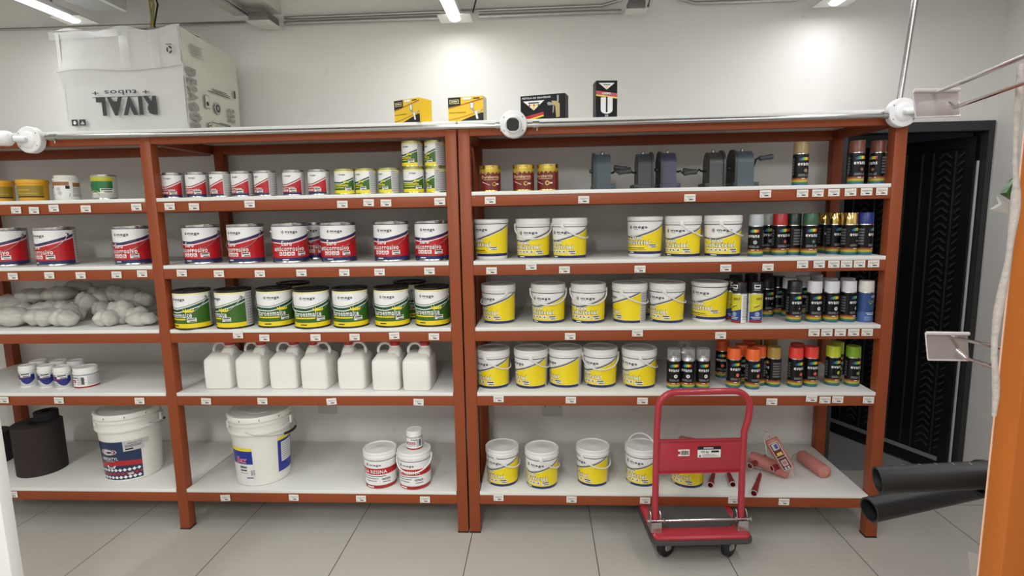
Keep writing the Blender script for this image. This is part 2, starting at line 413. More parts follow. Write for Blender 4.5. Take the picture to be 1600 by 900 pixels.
RT += [(4, x, d, r) for x, d, r in ((779, .03, 0), (892, .036, 1), (1004, .04, 1), (1206, .044, 1), (1268, .028, 2), (1289, .036, 1), (1309, .034, 2), (1357, .036, 1))]
RT += [(5, x, d, r) for x, d, r in ((779, .028, 0), (893, .034, 1), (1008, .036, 1), (1146, .03, 0), (1225, .036, 1))]
rack('storage_rack', [(-2.83, -2.83+PW), (-1.4856, -1.4856+PW), (-.008-PW, -.008)],
     'two-bay orange-brown steel rack with white shelves, left of the gap', LT, {5: [-1.427], 1: [], 3: []}, backshift=.045)
rack('storage_rack', [(0, PW), (1.951-PW, 1.951)],
     'single-bay orange-brown steel rack with white shelves beside the black doorway', RT, {})

# ================================================================== PRODUCT PROTOTYPES
def swirl(w, a, z, s, deg):
    """little brown fan emblem before the maker's word; deg = degrees per metre"""
    BR = M('emblem_brown', (.22, .08, .05), .3)
    for i, (dx, hh) in enumerate(((-.9, .45), (-.45, .75), (0, 1.0))):
        pts = []
        for t in range(7):
            u = t/6*PI; pts.append((a+(dx*s+math.sin(u)*s*.55)*deg, z+math.cos(u)*s*hh))
        for t in range(6, -1, -1):
            u = t/6*PI; pts.append((a+(dx*s+math.sin(u)*s*.25)*deg, z+math.cos(u)*s*hh*.75))
        for t in range(6):
            w.poly([pts[t], pts[13-t], pts[12-t], pts[t+1]], BR if i < 2 else INK, 2)
def icons(w, a0, a1, z, h, n, back, fore):
    st = (a1-a0)/n
    for i in range(n):
        u = a0+st*i; w.rect(u, u+st*.82, z, z+h, back, 2)
        w.poly([(u+st*.15, z+h*.15), (u+st*.65, z+h*.15), (u+st*(.2+.4*((i*7) % 3)/2), z+h*.85)], fore, 3)
        w.rect(u, u+st*.82, z-h*.32, z-h*.12, back, 2)
def sticker(w, a0, a1, z0, z1, lay=3):
    w.rect(a0, a1, z0, z1, STICK, lay); d = (a1-a0); h = z1-z0
    w.rect(a0+d*.08, a0+d*.9, z1-h*.38, z1-h*.12, INK, lay+1); w.rect(a0+d*.05, a0+d*.7, z0+h*.38, z0+h*.46, INKG, lay+1); w.rect(a0+d*.3, a0+d*.92, z0+h*.08, z0+h*.26, INK, lay+1)
def sw(a, lo, left, right, c=-5):
    return lo+left*max(0, (c-a)/85)**1.5+right*max(0, (a-c)/105)**1.25
def panel(w, a0, a1, z0, z1, n=12):
    """grey information panel with rows of fine print"""
    w.bands(a0, a1, [z0, z1], [LABG]); w.lines(a0+5, a1-8, z0+.004, z1-.004, n, INKG, 1)
def tin_body(name, parent, r, h, mat, n=48):
    b = B()
    b.lathe([(r*.97, .0), (r, .002), (r, .005), (r*.982, .008), (r*.982, h-.010), (r, h-.006), (r, h), (r*.95, h), (r*.94, h-.004), (r*.94, h-.008)], mat, n, cap1=True)
    return b.build(name, parent)
def ears_wire(parent, r, zp, drop, wr, mat, earmat, a0=0, name='wire_handle', out=.004, flat=False):
    """bail hanging in front, wrapped round the wall it rests on"""
    b = B()
    pts = []
    for i in range(29):
        t = -90+180*i/28; a = math.radians(t)
        pts.append(((r+out)*math.sin(a), -(r+out)*math.cos(a), zp-drop*max(0, math.cos(a))**.75))
    b.tube(pts, wr, mat, 6)
    for s_ in (-1, 1): b.lathe([(.009, 0), (.009, .003), (.005, .006)], earmat, 14, T=Matrix.Translation((s_*(r-.001), 0, zp)) @ Matrix.Rotation(s_*PI/2, 4, 'Y'))
    o = b.build(name, parent); o.rotation_euler = (0, 0, math.radians(a0)); return o

def gallon(kind):
    red = kind == 'red'; r, h = .0845, .188
    root = tag(empty('paint_tin'), 'x', 'paint tin')
    tin_body('tin_body', root, r, h, STEEL if red else M('tin_rim_black', (.03, .03, .03), .25, .6))
    b = B(); b.lathe([(r*.95, 0), (r*.95, .002), (r*.80, .002), (r*.78, -.002), (r*.40, -.002), (r*.38, 0), (.001, 0)], STEEL if red else DSTEEL, 48, cap0=False, cap1=False)
    b.build('lid', root, loc=(0, 0, h-.003))
    rl = r*.986; w = Wrap(rl, rl, 0, h); z0, z1 = .009, h-.011; H = z1-z0; D = 180/PI/rl
    zz = lambda f: z0+H*f
    if red:
        g = lambda o: (lambda a: zz(min(.97, sw(a, .60, .07, .24)+o)))
        w.bands(-100, 112, [z0, zz(.10), g(-.115), g(-.09), g(-.072), g(0), z1-.003, z1], [NAVY, RED, LABW, RED, NAVY, LABW, NAVY])
        w.text('mega', -12, 26, zz(.80), H*.075, INK, bold=.06); swirl(w, -20, zz(.825), .008, D)
        w.rect(-10, 20, zz(.765), zz(.775), INKG)
        w.text('Euro', -26, 6, zz(.445), H*.135, LABW, bold=.06)
        w.text('anticorrosivo', -56, 46, zz(.295), H*.135, LABW, bold=.06)
        icons(w, -36, 16, zz(.185), H*.08, 4, LABW, RED); sticker(w, 24, 50, zz(.15), zz(.27))
        w.rect(-26, -6, zz(.035), zz(.06), LABW)
        panel(w, 112, 255, z0, z1)
    else:
        DG, G = DGRN, GRN
        g = lambda o: (lambda a: zz(min(.97, sw(a, .60, .06, .26)+o)))
        w.bands(-100, 105, [z0, zz(.125), g(-.165), g(-.14), g(-.065), g(-.035), g(-.015), z1-.008, z1], [YEL, G, LABW, DG, LABW, G, LABW, PYEL])
        w.text('mega', -12, 26, zz(.80), H*.075, INK, bold=.06); swirl(w, -20, zz(.825), .008, D)
        w.rect(-10, 20, zz(.765), zz(.775), INKG)
        w.text('Euroesmalte', -52, 44, zz(.305), H*.15, LABW, bold=.07)
        w.rect(-50, 24, zz(.235), zz(.275), YEL); sticker(w, 28, 56, zz(.17), zz(.29))
        w.rect(-26, -4, zz(.05), zz(.08), INK)
        for k in range(5): # yellow crown of paint
            a = 22+k*6; w.poly([(a-4, zz(.47)), (a+4, zz(.47)), (a+(k-2)*2.5, zz(.56+.02*(k % 2)))], BYEL, 2)
        w.bands(18, 52, [lambda a: zz(.455+.02*abs((a-35)/17)**2), zz(.485)], [BYEL], lay=2)
        panel(w, 105, 260, z0, z1)
    w.done('label', root)
    ears_wire(root, r, h*.80, .085, .0012, M('steel_wire', (.6, .6, .6), .3, 1.0), STEEL, 0)
    return Proto(root, r)
def quart(kind):
    r, h = .0505, .120
    root = tag(empty('paint_tin'), 'x', 'paint tin')
    if kind == 'varnish':
        tin_body('tin_body', root, r, h, GOLD)
    else:
        tin_body('tin_body', root, r, h, STEEL if kind == 'red' else M('tin_rim_gold', (.5, .5, .2), .25, .8))
    b = B(); b.lathe([(r*.95, 0), (r*.95, .0015), (r*.80, .0015), (r*.78, -.002), (.001, -.002)], STEEL if kind == 'red' else GOLD, 36, cap0=False, cap1=False)
    b.build('lid', root, loc=(0, 0, h-.003))
    rl = r*.987; w = Wrap(rl, rl, 0, h); z0, z1 = .007, h-.009; H = z1-z0; zz = lambda f: z0+H*f; D = 180/PI/rl
    if kind == 'red':
        g = lambda o: (lambda a: zz(min(.96, sw(a, .46, .05, .42)+o)))
        w.bands(-100, 78, [z0, zz(.09), g(-.09), g(-.05), g(0), z1-.002, z1], [NAVY, RED, LABW, DRED, LABW, NAVY])
        w.text('mega', -12, 24, zz(.80), H*.07, INK, bold=.04)
        w.text('Euro', -30, 0, zz(.37), H*.09, LABW, bold=.05); w.text('anticorrosivo', -54, 42, zz(.26), H*.10, LABW, bold=.05)
        icons(w, -40, 8, zz(.15), H*.07, 4, LABW, RED); sticker(w, 12, 48, zz(.10), zz(.26))
        panel(w, 78, 260, z0, z1)
    elif kind == 'green':
        g = lambda o: (lambda a: zz(min(.96, sw(a, .56, .05, .34)+o)))
        w.bands(-100, 72, [z0, zz(.14), g(-.16), g(-.13), g(-.06), g(-.03), z1-.008, z1], [BYEL, GRN, LABW, DGRN, LABW, LABW, PYEL])
        w.text('mega', -12, 24, zz(.80), H*.07, INK, bold=.04)
        w.text('Euroesmalte', -52, 36, zz(.31), H*.115, BYEL, bold=.055); w.rect(-50, 14, zz(.23), zz(.26), BYEL)
        for k in range(4): w.poly([(12+k*7, zz(.47)), (20+k*7, zz(.47)), (16+k*7+(k-1.5)*2, zz(.57))], BYEL, 2)
        sticker(w, 20, 54, zz(.12), zz(.28)); panel(w, 72, 260, z0, z1, 11)
        w.rect(100, 150, zz(.88), zz(.93), BYEL, 2)
    else:
        W = M('varnish_label_red', (.16, .018, .012), .24)
        w.bands(-180, 180, [z0, z1-.022, z1-.008, z1], [W, M('varnish_gold_band', (.55, .42, .06), .3, .5), GOLD])
        for a in range(-170, 180, 24): w.poly([(a-9, z1-.022), (a+9, z1-.022), (a+2, z1-.030)], M('varnish_gold_band'), 1)
        w.text('Durabarniz', -52, 48, zz(.52), H*.13, M('cream_ink', (.72, .55, .32), .4), bold=.05)
        w.rect(-42, 44, zz(.45), zz(.47), M('cream_ink')); w.disc(18, zz(.27), .010, GOLD); w.disc(18, zz(.27), .006, W, 3)
        w.rect(30, 46, zz(.24), zz(.30), LABW); w.poly([(-50, zz(.80)), (-40, zz(.78)), (-22, zz(.66)), (-30, zz(.68))], LABW, 2)
        w.bands(-50, -5, [lambda a: zz(.36-.15*(a+50)/45), lambda a: zz(.38-.15*(a+50)/45)], [LABW], lay=1)
    w.done('label', root)
    return Proto(root, r)
def pail(kind):
    """plastic paint pail: kind a = tall lid, latex; b = flat lid with white foot; res = resin"""
    h = .190; rb, rt_ = .0765, .0815
    root = tag(empty('paint_pail'), 'x', 'paint pail')
    zt = h*.80 if kind == 'a' else h*.90 if kind == 'b' else h*.80
    b = B(); b.lathe([(rb-.004, 0), (rb, .004), (rt_, zt), (rt_+.002, zt+.002), (rt_+.002, zt+.008), (rt_, zt+.010), (rt_, h-.015)], PLW, 48); b.build('pail_body', root)
    b = B(); lb = h-.028 if kind != 'b' else h-.014
    lr = rt_+.0035
    pr = [(lr-.001, lb), (lr, lb+.001), (lr, lb+.010), (lr-.001, lb+.0115), (lr-.0005, h-.003), (lr-.003, h), (lr-.008, h), (lr-.010, h-.004), (.022, h-.004), (.020, h-.003), (.001, h-.003)]
    b.lathe(pr, PLW, 48, cap1=False); b.build('lid', root)
    zl1 = zt-.001; w = Wrap(rb+.0006, rt_+.0006, 0, zt); D = 180/PI/.08
    z0 = .004 if kind != 'b' else .016
    H = zl1-z0; zz = lambda f: z0+H*f
    if kind == 'a' or kind == 'b':
        lo = .56 if kind == 'a' else .52
        g = lambda o: (lambda a: zz(min(.975, sw(a, lo, .07, .33, -12)+o)))
        w.bands(-112, 126, [z0, zz(.085), zz(.095), g(-.065), g(-.04), g(0), g(.015), g(.026), zl1-.003, zl1], [NAVY, PYEL, YEL_LAB, PYEL, NAVY, LABW, INKG, LABW, BLK])
        w.text('mega', -8, 40, zz(.785), H*.085, INK, bold=.06); swirl(w, -20, zz(.81), .010, D)
        w.rect(-6, 10, zz(.745), zz(.76), INKG); w.rect(18, 38, zz(.72), zz(.728), INKG)
        for bo, mt, ly in ((.22, INK, 2), (.08, LABW, 3)):
            w.text('Latex', -32 if kind == 'a' else -22, 12 if kind == 'a' else 24, zz(.44), H*.125, mt, ly, bo)
            w.text('Industrial' if kind == 'a' else 'iNdustrial', -50, 49, zz(.30), H*.13, mt, ly, bo)
        if kind == 'a':
            icons(w, -48, 28, zz(.175), H*.08, 5, LABW, BLK); sticker(w, 32, 60, zz(.13), zz(.25))
        else:
            w.rect(-40, 30, zz(.175), zz(.195), INK); w.rect(-20, 14, zz(.215), zz(.235), LABW); w.rect(-44, 36, zz(.125), zz(.14), DRED); sticker(w, 44, 74, zz(.20), zz(.30))
        w.rect(-30, -8, zz(.03), zz(.06), LABW)
        panel(w, 126, 248, z0, zl1)
    else:
        w.bands(-180, 180, [z0, zz(.12), zz(.50), zz(.72), zl1-.003, zl1], [DRED, LABW, RED, LABW, NAVY])
        w.text('mega', -12, 30, zz(.81), H*.075, INK, bold=.04); swirl(w, -22, zz(.84), .009, D)
        w.text('MEGA RESINA', -62, 50, zz(.545), H*.12, LABW, bold=.05, lay=3)
        for f, a0, a1 in ((.43, -60, 46), (.35, -44, 20), (.26, -30, 12), (.34, 30, 62), (.30, 32, 64), (.22, 34, 62)): w.rect(a0, a1, zz(f), zz(f+.022), INK)
        w.rect(-28, 0, zz(.035), zz(.075), LABW)
    w.done('label', root)
    # moulded strap handle
    b = B(); pts = []
    zp = h*.83; r = rt_+.006; drop = .062
    for i in range(33):
        t = -90+180*i/32; a = math.radians(t)
        pts.append(((r)*math.sin(a), -(r)*math.cos(a), zp-drop*max(0, math.cos(a))**.7))
    b.tube(pts, [.0034 if 3 < i < 29 else .0042 for i in range(33)], PLW, 8)
    for s_ in (-1, 1): b.box(s_*r-.004, s_*r+.004, -.008, .008, zp-.009, zp+.009, PLW, bev=.002)
    b.build('handle', root)
    return Proto(root, rt_)
YEL_LAB = M('latex_label_yellow', (.84, .66, .01), .3)
def stand_handle(root, rt_=.0815, h=.19):
    """handle raised above the lid"""
    b = B(); pts = []
    for i in range(25):
        a = PI*i/24; pts.append((-(rt_+.006)*math.cos(a), math.sin(a)*.012, h*.83+math.sin(a)*.084))
    b.tube(pts, .0034, PLW, 8)
    return b.build('handle', root)
CAPS = {}
def capmat(n, c, rough=.35, metal=0.0): CAPS[n] = M('cap_'+n, c, rough, metal); return CAPS[n]
for n_, c_ in dict(grey=(.42, .46, .47), red=(.42, .02, .025), dark_green=(.012, .03, .018), green=(.03, .10, .05), blue=(.012, .03, .20), black=(.010, .010, .012), white=(.70, .70, .76), orange=(.85, .14, .03), tan=(.42, .27, .06), neon_red=(.80, .05, .04), lime=(.55, .66, .04), leaf_green=(.20, .38, .02), bronze=(.30, .22, .10), brown=(.17, .055, .035), cream=(.74, .72, .66)).items(): capmat(n_, c_)
capmat('gold', (.85, .62, .20), .12, 1.0)
def spray(kind='evans'):
    r = .0325; hb = .138
    root = tag(empty('spray_can'), 'x', 'spray can')
    b = B(); b.lathe([(r*.93, 0), (r, .003), (r, hb), (r*.97, hb+.004), (r*.86, hb+.013), (r*.80, hb+.016)], STEEL if kind != 'clear' else STEEL, 32); b.build('can_body', root)
    w = Wrap(r+.0003, r+.0003, 0, hb); z0, z1 = .002, hb-.001; H = z1-z0; zz = lambda f: z0+H*f
    if kind in ('evans', 'clear'):
        LR = M('stripe_brown', (.27, .05, .015), .3); LO = M('stripe_ochre', (.46, .26, .03), .3); LG = M('stripe_green', (.07, .19, .05), .3); LB = M('stripe_blue', (.02, .12, .25), .3); LY = M('stripe_yellow', (.45, .42, .06), .3)
        w.bands(-180, 180, [z0, zz(.055), zz(.10), zz(.145), zz(.185), zz(.235), zz(.25), z1], [LB, LG, LY, LO, LR, BLK, BLK])
        cols = [(.02, .04, .25), (.02, .18, .30), (.06, .36, .16), (.30, .46, .04), (.72, .62, .05), (.75, .32, .03), (.55, .06, .02)]
        for i, c in enumerate(cols):
            a0 = -36+i*11
            w.bands(a0, a0+11, [lambda a: zz(.79+.02*(a+36)/77), lambda a: zz(.86+.04*min(1, (a+36)/30))], [M('rainbow_%d' % i, c, .3)], lay=1, step=4)
        w.text('evans', -46, 44, zz(.635), H*.125, LABW, bold=.06)
        w.disc(14, zz(.47), .0085, LABW, 2, 20); w.disc(14, zz(.47), .0035, INKG, 3, 12)
        w.bands(-40, 44, [zz(.28), lambda a: zz(.36) if abs(a-18) > 3 else zz(.30)], [M('can_fine_print', (.12, .12, .13), .4)], lay=1, step=4)
        w.rect(-16, 10, zz(.20), zz(.222), LABW, 2); w.rect(30, 40, zz(.20), zz(.222), LABW, 2)
        for k in range(6): w.rect(75, 150, zz(.34+.095*k), zz(.40+.095*k), M('can_fine_print'), 1); w.rect(-150, -75, zz(.34+.095*k), zz(.40+.095*k), M('can_fine_print'), 1)
    elif kind == 'lube':
        BL = M('lube_blue', (.015, .045, .22), .3)
        w.bands(-180, 180, [z0, z1], [LABW]); g = lambda a: zz(.42+.10*(a/90))
        w.bands(-58, 58, [z0+.0, zz(.08), g, zz(.985)], [DRED, BL, M('lube_yellow', (.62, .56, .02), .3)], lay=1)
        w.text('ABRO', -10, 46, zz(.80), H*.085, INK, bold=.06, shear=.3)
        w.bands(-20, 35, [lambda a: zz(.50+.012*(a+20)/5), lambda a: zz(.53+.012*(a+20)/5)], [INK], lay=2)
        w.rect(-40, 40, zz(.62), zz(.64), PYEL, 2); w.disc(5, zz(.30), .011, M('lube_pale_blue', (.30, .38, .55), .3)); w.rect(-44, 36, zz(.18), zz(.20), LABW, 2); w.rect(-30, 30, zz(.13), zz(.15), LABW, 2)
        w.lines(70, 160, zz(.1), zz(.95), 16, INKG, 1); w.lines(-160, -70, zz(.1), zz(.95), 16, INKG, 1)
    else:
        BB = M('wash_blue', (.025, .07, .22), .3)
        w.bands(-180, 180, [z0, zz(.35), z1], [M('wash_blue_light', (.05, .13, .36), .3), BB])
        w.text('ABRO', 0, 52, zz(.86), H*.07, LABW, bold=.06, shear=.3)
        w.poly([(-30, zz(.70)), (10, zz(.42)), (50, zz(.66)), (30, zz(.80)), (-10, zz(.82))], M('wash_green', (.05, .24, .10), .3), 1)
        w.poly([(10, zz(.46)), (52, zz(.70)), (40, zz(.74)), (8, zz(.54))], M('wash_lime', (.36, .45, .05), .3), 2); w.poly([(-18, zz(.72)), (0, zz(.60)), (18, zz(.72)), (4, zz(.76))], M('wash_lime'), 2)
        w.rect(-30, 40, zz(.31), zz(.33), LABW, 2); w.rect(-20, 40, zz(.26), zz(.28), LABW, 2); w.lines(-40, 40, zz(.06), zz(.2), 4, M('lube_pale_blue', (.30, .38, .55), .3), 2)
    w.done('label', root)
    z = hb+.003
    if kind == 'clear':
        b = B(); b.lathe([(r*.45, hb+.014), (r*.42, hb+.022), (.008, hb+.024), (.008, hb+.034), (.006, hb+.036)], STEEL, 20); b.build('valve', root)
        b = B(); b.lathe([(.0085, hb+.024), (.0085, hb+.038), (.006, hb+.041)], M('nozzle_grey', (.05, .05, .05), .4), 16); b.build('nozzle', root)
        CL = M('clear_cap', (.85, .87, .88), .08, trans=.0, alpha=.22)
        b = B(); b.lathe([(r*.97, z), (r*.95, z+.050), (r*.90, z+.053), (.001, z+.053)], CL, 32, cap0=False, cap1=False); b.build('cap', root)
    else:
        b = B(); b.lathe([(r*.985, z), (r*.985, z+.003), (r*.955, z+.048), (r*.91, z+.051), (.001, z+.0515)], CAPS['black'], 32, cap0=True, cap1=False); cp = b.build('cap', root)
        if kind == 'lube':
            w = Wrap(r*.985, r*.97, z, z+.05); w.rect(-24, 26, z+.022, z+.040, LABW, 1); w.rect(-18, 20, z+.027, z+.036, INK, 2); w.rect(-26, 20, z+.014, z+.017, LABG, 1); w.done('cap_print', cp)
    return Proto(root, r)
# slot index of the colour dot on the evans label
P_RG, P_GG = gallon('red'), gallon('green'); P_RQ, P_GQ, P_VQ = quart('red'), quart('green'), quart('varnish')
P_PA, P_PB, P_PR = pail('a'), pail('b'), pail('res')
P_SP, P_CL, P_LU, P_WB = spray('evans'), spray('clear'), spray('lube'), spray('wash')
def slot_of(p, part, mat):
    for k in kids(p.root):
        if k.name.split('.')[0] == part:
            return [s_.material for s_ in k.material_slots].index(mat)
# the text uses LABW too, so the dot gets its own slot
def add_dot(p):
    for k in kids(p.root):
        if k.name.split('.')[0] == 'label':
            me = k.data; me.materials.append(M('colour_dot', (.8, .8, .8), .3)); idx = len(me.materials)-1
            li = [i for i, mt in enumerate(me.materials) if mt == LABW][0]
            for f in me.polygons:
                c = f.center
                if f.material_index == li and abs(c.z-(.002+.135*.47)) < .009 and -.006 < c.x < .020: f.material_index = idx
            return idx
DOT = add_dot(P_SP)

ORD = ['leftmost', 'second from left', 'third from left', 'fourth from left', 'fifth from left', 'sixth from left', 'seventh from left', 'eighth from left']
# ------------------------------------------------------------------ row 2, left rack: red gallon tins
Z2, Z3, Z4, Z5, Z1 = ZL[2], ZL[3], ZL[4], ZL[5], ZL[1]
def gy(x, Y, z): p = at(x, 400, Y=Y); return p.x
for i, (x, yf, rz) in enumerate(((12, .04, 0), (88, .035, -14), (209, .035, 0))):
    X = at(x, 385, Y=yf+.0845).x
    P_RG.put(X, yf+.0845, Z2, rz, 'large red anticorrosive paint tin in the left bay, '+ORD[i]+' of three', 'red gallon tins on the second shelf')
for i, (x, yf, rz) in enumerate(((316, .035, 0), (385, .03, -13), (454, .03, 22), (529, .03, 7), (612, .03, -9), (676, .03, -7))):
    X = at(x, 380, Y=yf+.0845).x
    P_RG.put(X, yf+.0845, Z2, rz, 'large red anticorrosive paint tin in the middle bay, '+ORD[i]+' of six in front', 'red gallon tins on the second shelf')
P_RG.put(at(493, 380, Y=.30).x, .30, Z2, 5, 'large red paint tin half hidden behind the front row in the middle bay', 'red gallon tins on the second shelf')
# green gallons, row 3
for i, (x, yb, rz) in enumerate(((305, 515, -16), (369, 514, -39), (433, 512, 13), (490, 514, 7), (550, 513, 0), (614, 512, -2), (677, 511, -10))):
    X, Y = on(x, yb, Z3, .0845)
    P_GG.put(X, Y, Z3, rz, 'large green and yellow enamel paint tin, '+ORD[i]+' of seven in front', 'green gallon tins on the third shelf')
for x, Y, t in ((460, .31, 'dark-lidded green paint tin standing behind the third and fourth front tins'), (641, .30, 'dark-lidded green paint tin standing behind the two rightmost front tins')):
    P_GG.put(at(x, 470, Y=Y).x, Y, Z3, 40, t, 'green gallon tins on the third shelf')
# small tins, row 1
for i, (x, rz) in enumerate(((270, 0), (308, 0), (345.5, -40), (379, -20), (414.5, -36), (459, -14), (498.5, -18))):
    P_RQ.put(at(x, 285, Y=.105).x, .105, Z1, rz, 'small red and white anticorrosive tin, '+ORD[i]+' of seven on the top shelf', 'small red tins on the top shelf')
for i, (x, rz) in enumerate(((539.5, -4), (572, -38), (608, -46))):
    P_GQ.put(at(x, 282, Y=.105).x, .105, Z1, rz, 'small green and yellow enamel tin standing singly, '+ORD[i]+' of three', 'small green tins on the top shelf')
for i, (x, dz, rz, t) in enumerate(((647, 0, 0, 'small green enamel tin, lower left of the stacked four'), (682, 0, -72, 'small green enamel tin, lower right of the stacked four, fine print showing'),
                                   (646, .1205, -32, 'small green enamel tin, upper left of the stacked four'), (681.5, .1205, -60, 'small green enamel tin, upper right of the stacked four'))):
    P_GQ.put(at(x, 282, Y=.105).x, .105, Z1+dz, rz, t, 'small green tins on the top shelf')
for i, (x, rz) in enumerate(((766, 8), (818, -4), (856, -22))):
    P_VQ.put(at(x, 278, Y=.10).x, .10, Z1, rz, 'small dark red varnish tin with gold top, '+ORD[i]+' of three', 'dark red varnish tins on the top shelf')
# latex pails; columns: x, base y, turn, kind, handle turn (None = no handle seen)
rows = {
 2: [(768.5, 406, -48, 'b', None), (833.5, 405, -24, 'a', 24), (890, 405, -41, 'a', 105), (1007, 402.5, -42, 'b', None), (1066, 402.5, -47, 'a', 120), (1128, 402.5, -27, 'a', 95)],
 3: [(780, 507.5, -49, 'a', -10), (857, 507, -33, 'a', 33), (919, 507, -22, 'a', 22), (983, 506.5, -94, 'a', 150), (1041, 506.5, -60, 'a', 130), (1107, 505, -57, 'b', None)],
 4: [(771.5, 609, -52, 'a', 120), (830.5, 609, -65, 'a', 155), (883.5, 607.5, -75, 'a', 240), (937.5, 607.5, -51, 'a', 48), (998, 609, -56, 'a', 140)],
 5: [(786, 762, -40, 'a', 110), (847, 766, -32, 'a', 120), (926, 762, -70, 'a', 118), (1002, 762, -44, 'a', 'up'), (1073, 764, -54, 'a', 190)]}
nm = {2: 'second', 3: 'third', 4: 'fourth', 5: 'bottom'}
for lv, L_ in rows.items():
    for i, (x, yb, rz, kd, ht) in enumerate(L_):
        X, Y = on(x, yb, ZL[lv], .0815)
        if Y < .10: Y = .10
        lab = 'white and yellow latex paint %s, %s of %s, %s shelf' % ('tub with flat rim' if kd == 'b' else 'pail', ORD[i], {5: 'five', 6: 'six'}[len(L_)], nm[lv])
        if ht is None or ht == 'up':
            o = (P_PB if kd == 'b' else P_PA).put(X, Y, ZL[lv], rz, lab, 'yellow latex pails on the right rack', drop=('handle',))
            if ht == 'up': stand_handle(o)
        else:
            P_PA.put(X, Y, ZL[lv], rz, lab, 'yellow latex pails on the right rack', turn={'handle': ht})
P_PA.put(at(1012, 470, Y=.32).x, .32, Z3, 30, 'white lidded paint pail hidden behind the front row on the third shelf', 'yellow latex pails on the right rack', turn={'handle': 180})
# resin pails
X, Y = on(597, 765, Z5, .0815); P_PR.put(X, Y, Z5, -12, 'white and red resin pail on the bottom shelf with nothing on its lid', 'resin pails on the bottom shelf', drop=('handle',))
X, Y = on(650, 767, Z5, .0815); P_PR.put(X, Y, Z5, -20, 'white and red resin pail with a small jar standing on its lid', 'resin pails on the bottom shelf', turn={'handle': 20})
RES2 = (X, Y)
# spray cans
NUMW = {}
def can(P, x, Yc, z, rz, label, group, cap=None, dot=None, yb=None):
    if yb is not None: X, Y = on(x, yb, z, P.r)
    else: Y = Yc; X = at(x, 300 if z > 1.5 else 370 if z > 1.2 else 480 if z > .9 else 580, Y=Yc).x
    swp = {}
    if cap: swp['cap'] = {0: CAPS[cap]}
    if P is P_SP and dot: swp['label'] = {DOT: CAPS[dot] if dot in CAPS else dot}
    return P.put(X, Y, z, rz, label, group, swap=swp)
g1 = 'spray cans on the top shelf'
can(P_SP, 1248.5, .07, Z1, 4, 'black spray can with bronze-gold cap, alone left of the two brown-capped cans', g1, 'bronze', 'bronze')
can(P_SP, 1335, .07, Z1, 2, 'black spray can with brown cap, left one of the two on the top shelf', g1, 'brown', 'brown')
can(P_SP, 1368, .09, Z1, -75, 'black spray can with brown cap turned to its fine print, top shelf', g1, 'brown', 'brown')
g2 = 'spray cans on the second shelf'
can(P_SP, 1181, .07, Z2, -38, 'black spray can with light grey cap, in front beside the paint pail', g2, 'grey', 'grey')
can(P_SP, 1200.5, .17, Z2, -18, 'black spray can with grey cap, between another grey cap and the red cap', g2, 'grey', 'grey')
can(P_SP, 1218, .10, Z2, 10, 'black spray can with red cap on the second shelf', g2, 'red', 'red')
can(P_SP, 1239.5, .115, Z2, -95, 'black spray can with very dark green cap turned to its fine print', g2, 'dark_green', 'dark_green')
can(P_SP, 1265, .07, Z2, -8, 'black spray can with mid green cap, left of the gold caps', g2, 'green', 'green')
can(P_SP, 1288, .215, Z2, 20, 'gold-capped spray can furthest left and furthest back of the gold caps', g2, 'gold', 'gold')
can(P_SP, 1303, .14, Z2, 20, 'gold-capped spray can in the middle of the three on the second shelf', g2, 'gold', 'gold')
can(P_SP, 1327, .08, Z2, 22, 'gold-capped spray can in front, beside the blue-capped can', g2, 'gold', 'gold')
can(P_SP, 1351, .075, Z2, 42, 'black spray can with dark blue cap at the right end of the second shelf', g2, 'blue', 'blue')
g3 = 'spray cans on the third shelf'
can(P_LU, 1154, 0, Z3, -62, 'yellow and blue lubricant spray with black cap, front left showing its white side', g3, 'black', yb=505.5)
can(P_LU, 1178.5, 0, Z3, -6, 'yellow and blue lubricant spray with black cap, front right', g3, 'black', yb=505)
can(P_LU, 1140, .18, Z3, 8, 'yellow and blue lubricant spray tucked behind beside the last paint tub', g3, 'black')
for i, (x, Yc, rz, t) in enumerate(((1197, .23, 15, 'black-capped spray can just right of the yellow lubricant sprays'), (1214, .285, 8, 'black-capped spray can set back, second right of the lubricant sprays'),
                                   (1148, .36, 0, 'black-capped spray can hidden at the back behind the left lubricant spray'), (1172, .40, 0, 'black-capped spray can hidden at the back behind the right lubricant spray'), (1196, .42, 0, 'black-capped spray can at the very back of the third shelf'))):
    can(P_SP, x, Yc, Z3, rz, t, g3, 'black', 'black')
can(P_SP, 1239, 0, Z3, 8, 'black-capped spray can in front, left of the three white caps', g3, 'black', 'black', yb=504)
for x, yb, rz, t in ((1270, 504, 2, 'white-capped black spray can in front, left of three'), (1296.5, 504, 0, 'white-capped black spray can in front, middle of three'), (1323, 503.5, 30, 'white-capped black spray can in front, right of three')):
    can(P_SP, x, 0, Z3, rz, t, g3, 'white', 'white', yb=yb)
can(P_WB, 1350, 0, Z3, 8, 'blue spray can with cream cap at the right end of the third shelf', g3, 'cream', yb=504)
for i, (x, Yc, t) in enumerate(((1232, .22, 'left of five'), (1252, .28, 'second of five'), (1272, .345, 'third of five'), (1295, .20, 'fourth of five'), (1322, .19, 'fifth of five'))):
    can(P_SP, x, Yc, Z3, 5, 'white-capped spray can in the back rows behind the front white caps, '+t, g3, 'white', 'white')
g4 = 'spray cans on the fourth shelf'
for x, yb, rz, t in ((1052, 609, -10, 'leftmost'), (1074, 609, -26, 'middle'), (1097, 609, -2, 'rightmost')):
    can(P_CL, x, 0, Z4, rz, 'black spray can with clear cap, %s of three in front' % t, g4, yb=yb)
can(P_CL, 1068, .22, Z4, -10, 'clear-capped spray can standing behind the front three', g4)
can(P_SP, 1128, .25, Z4, -28, 'orange-capped spray can standing apart at the back left of the orange group', g4, 'orange', 'orange')
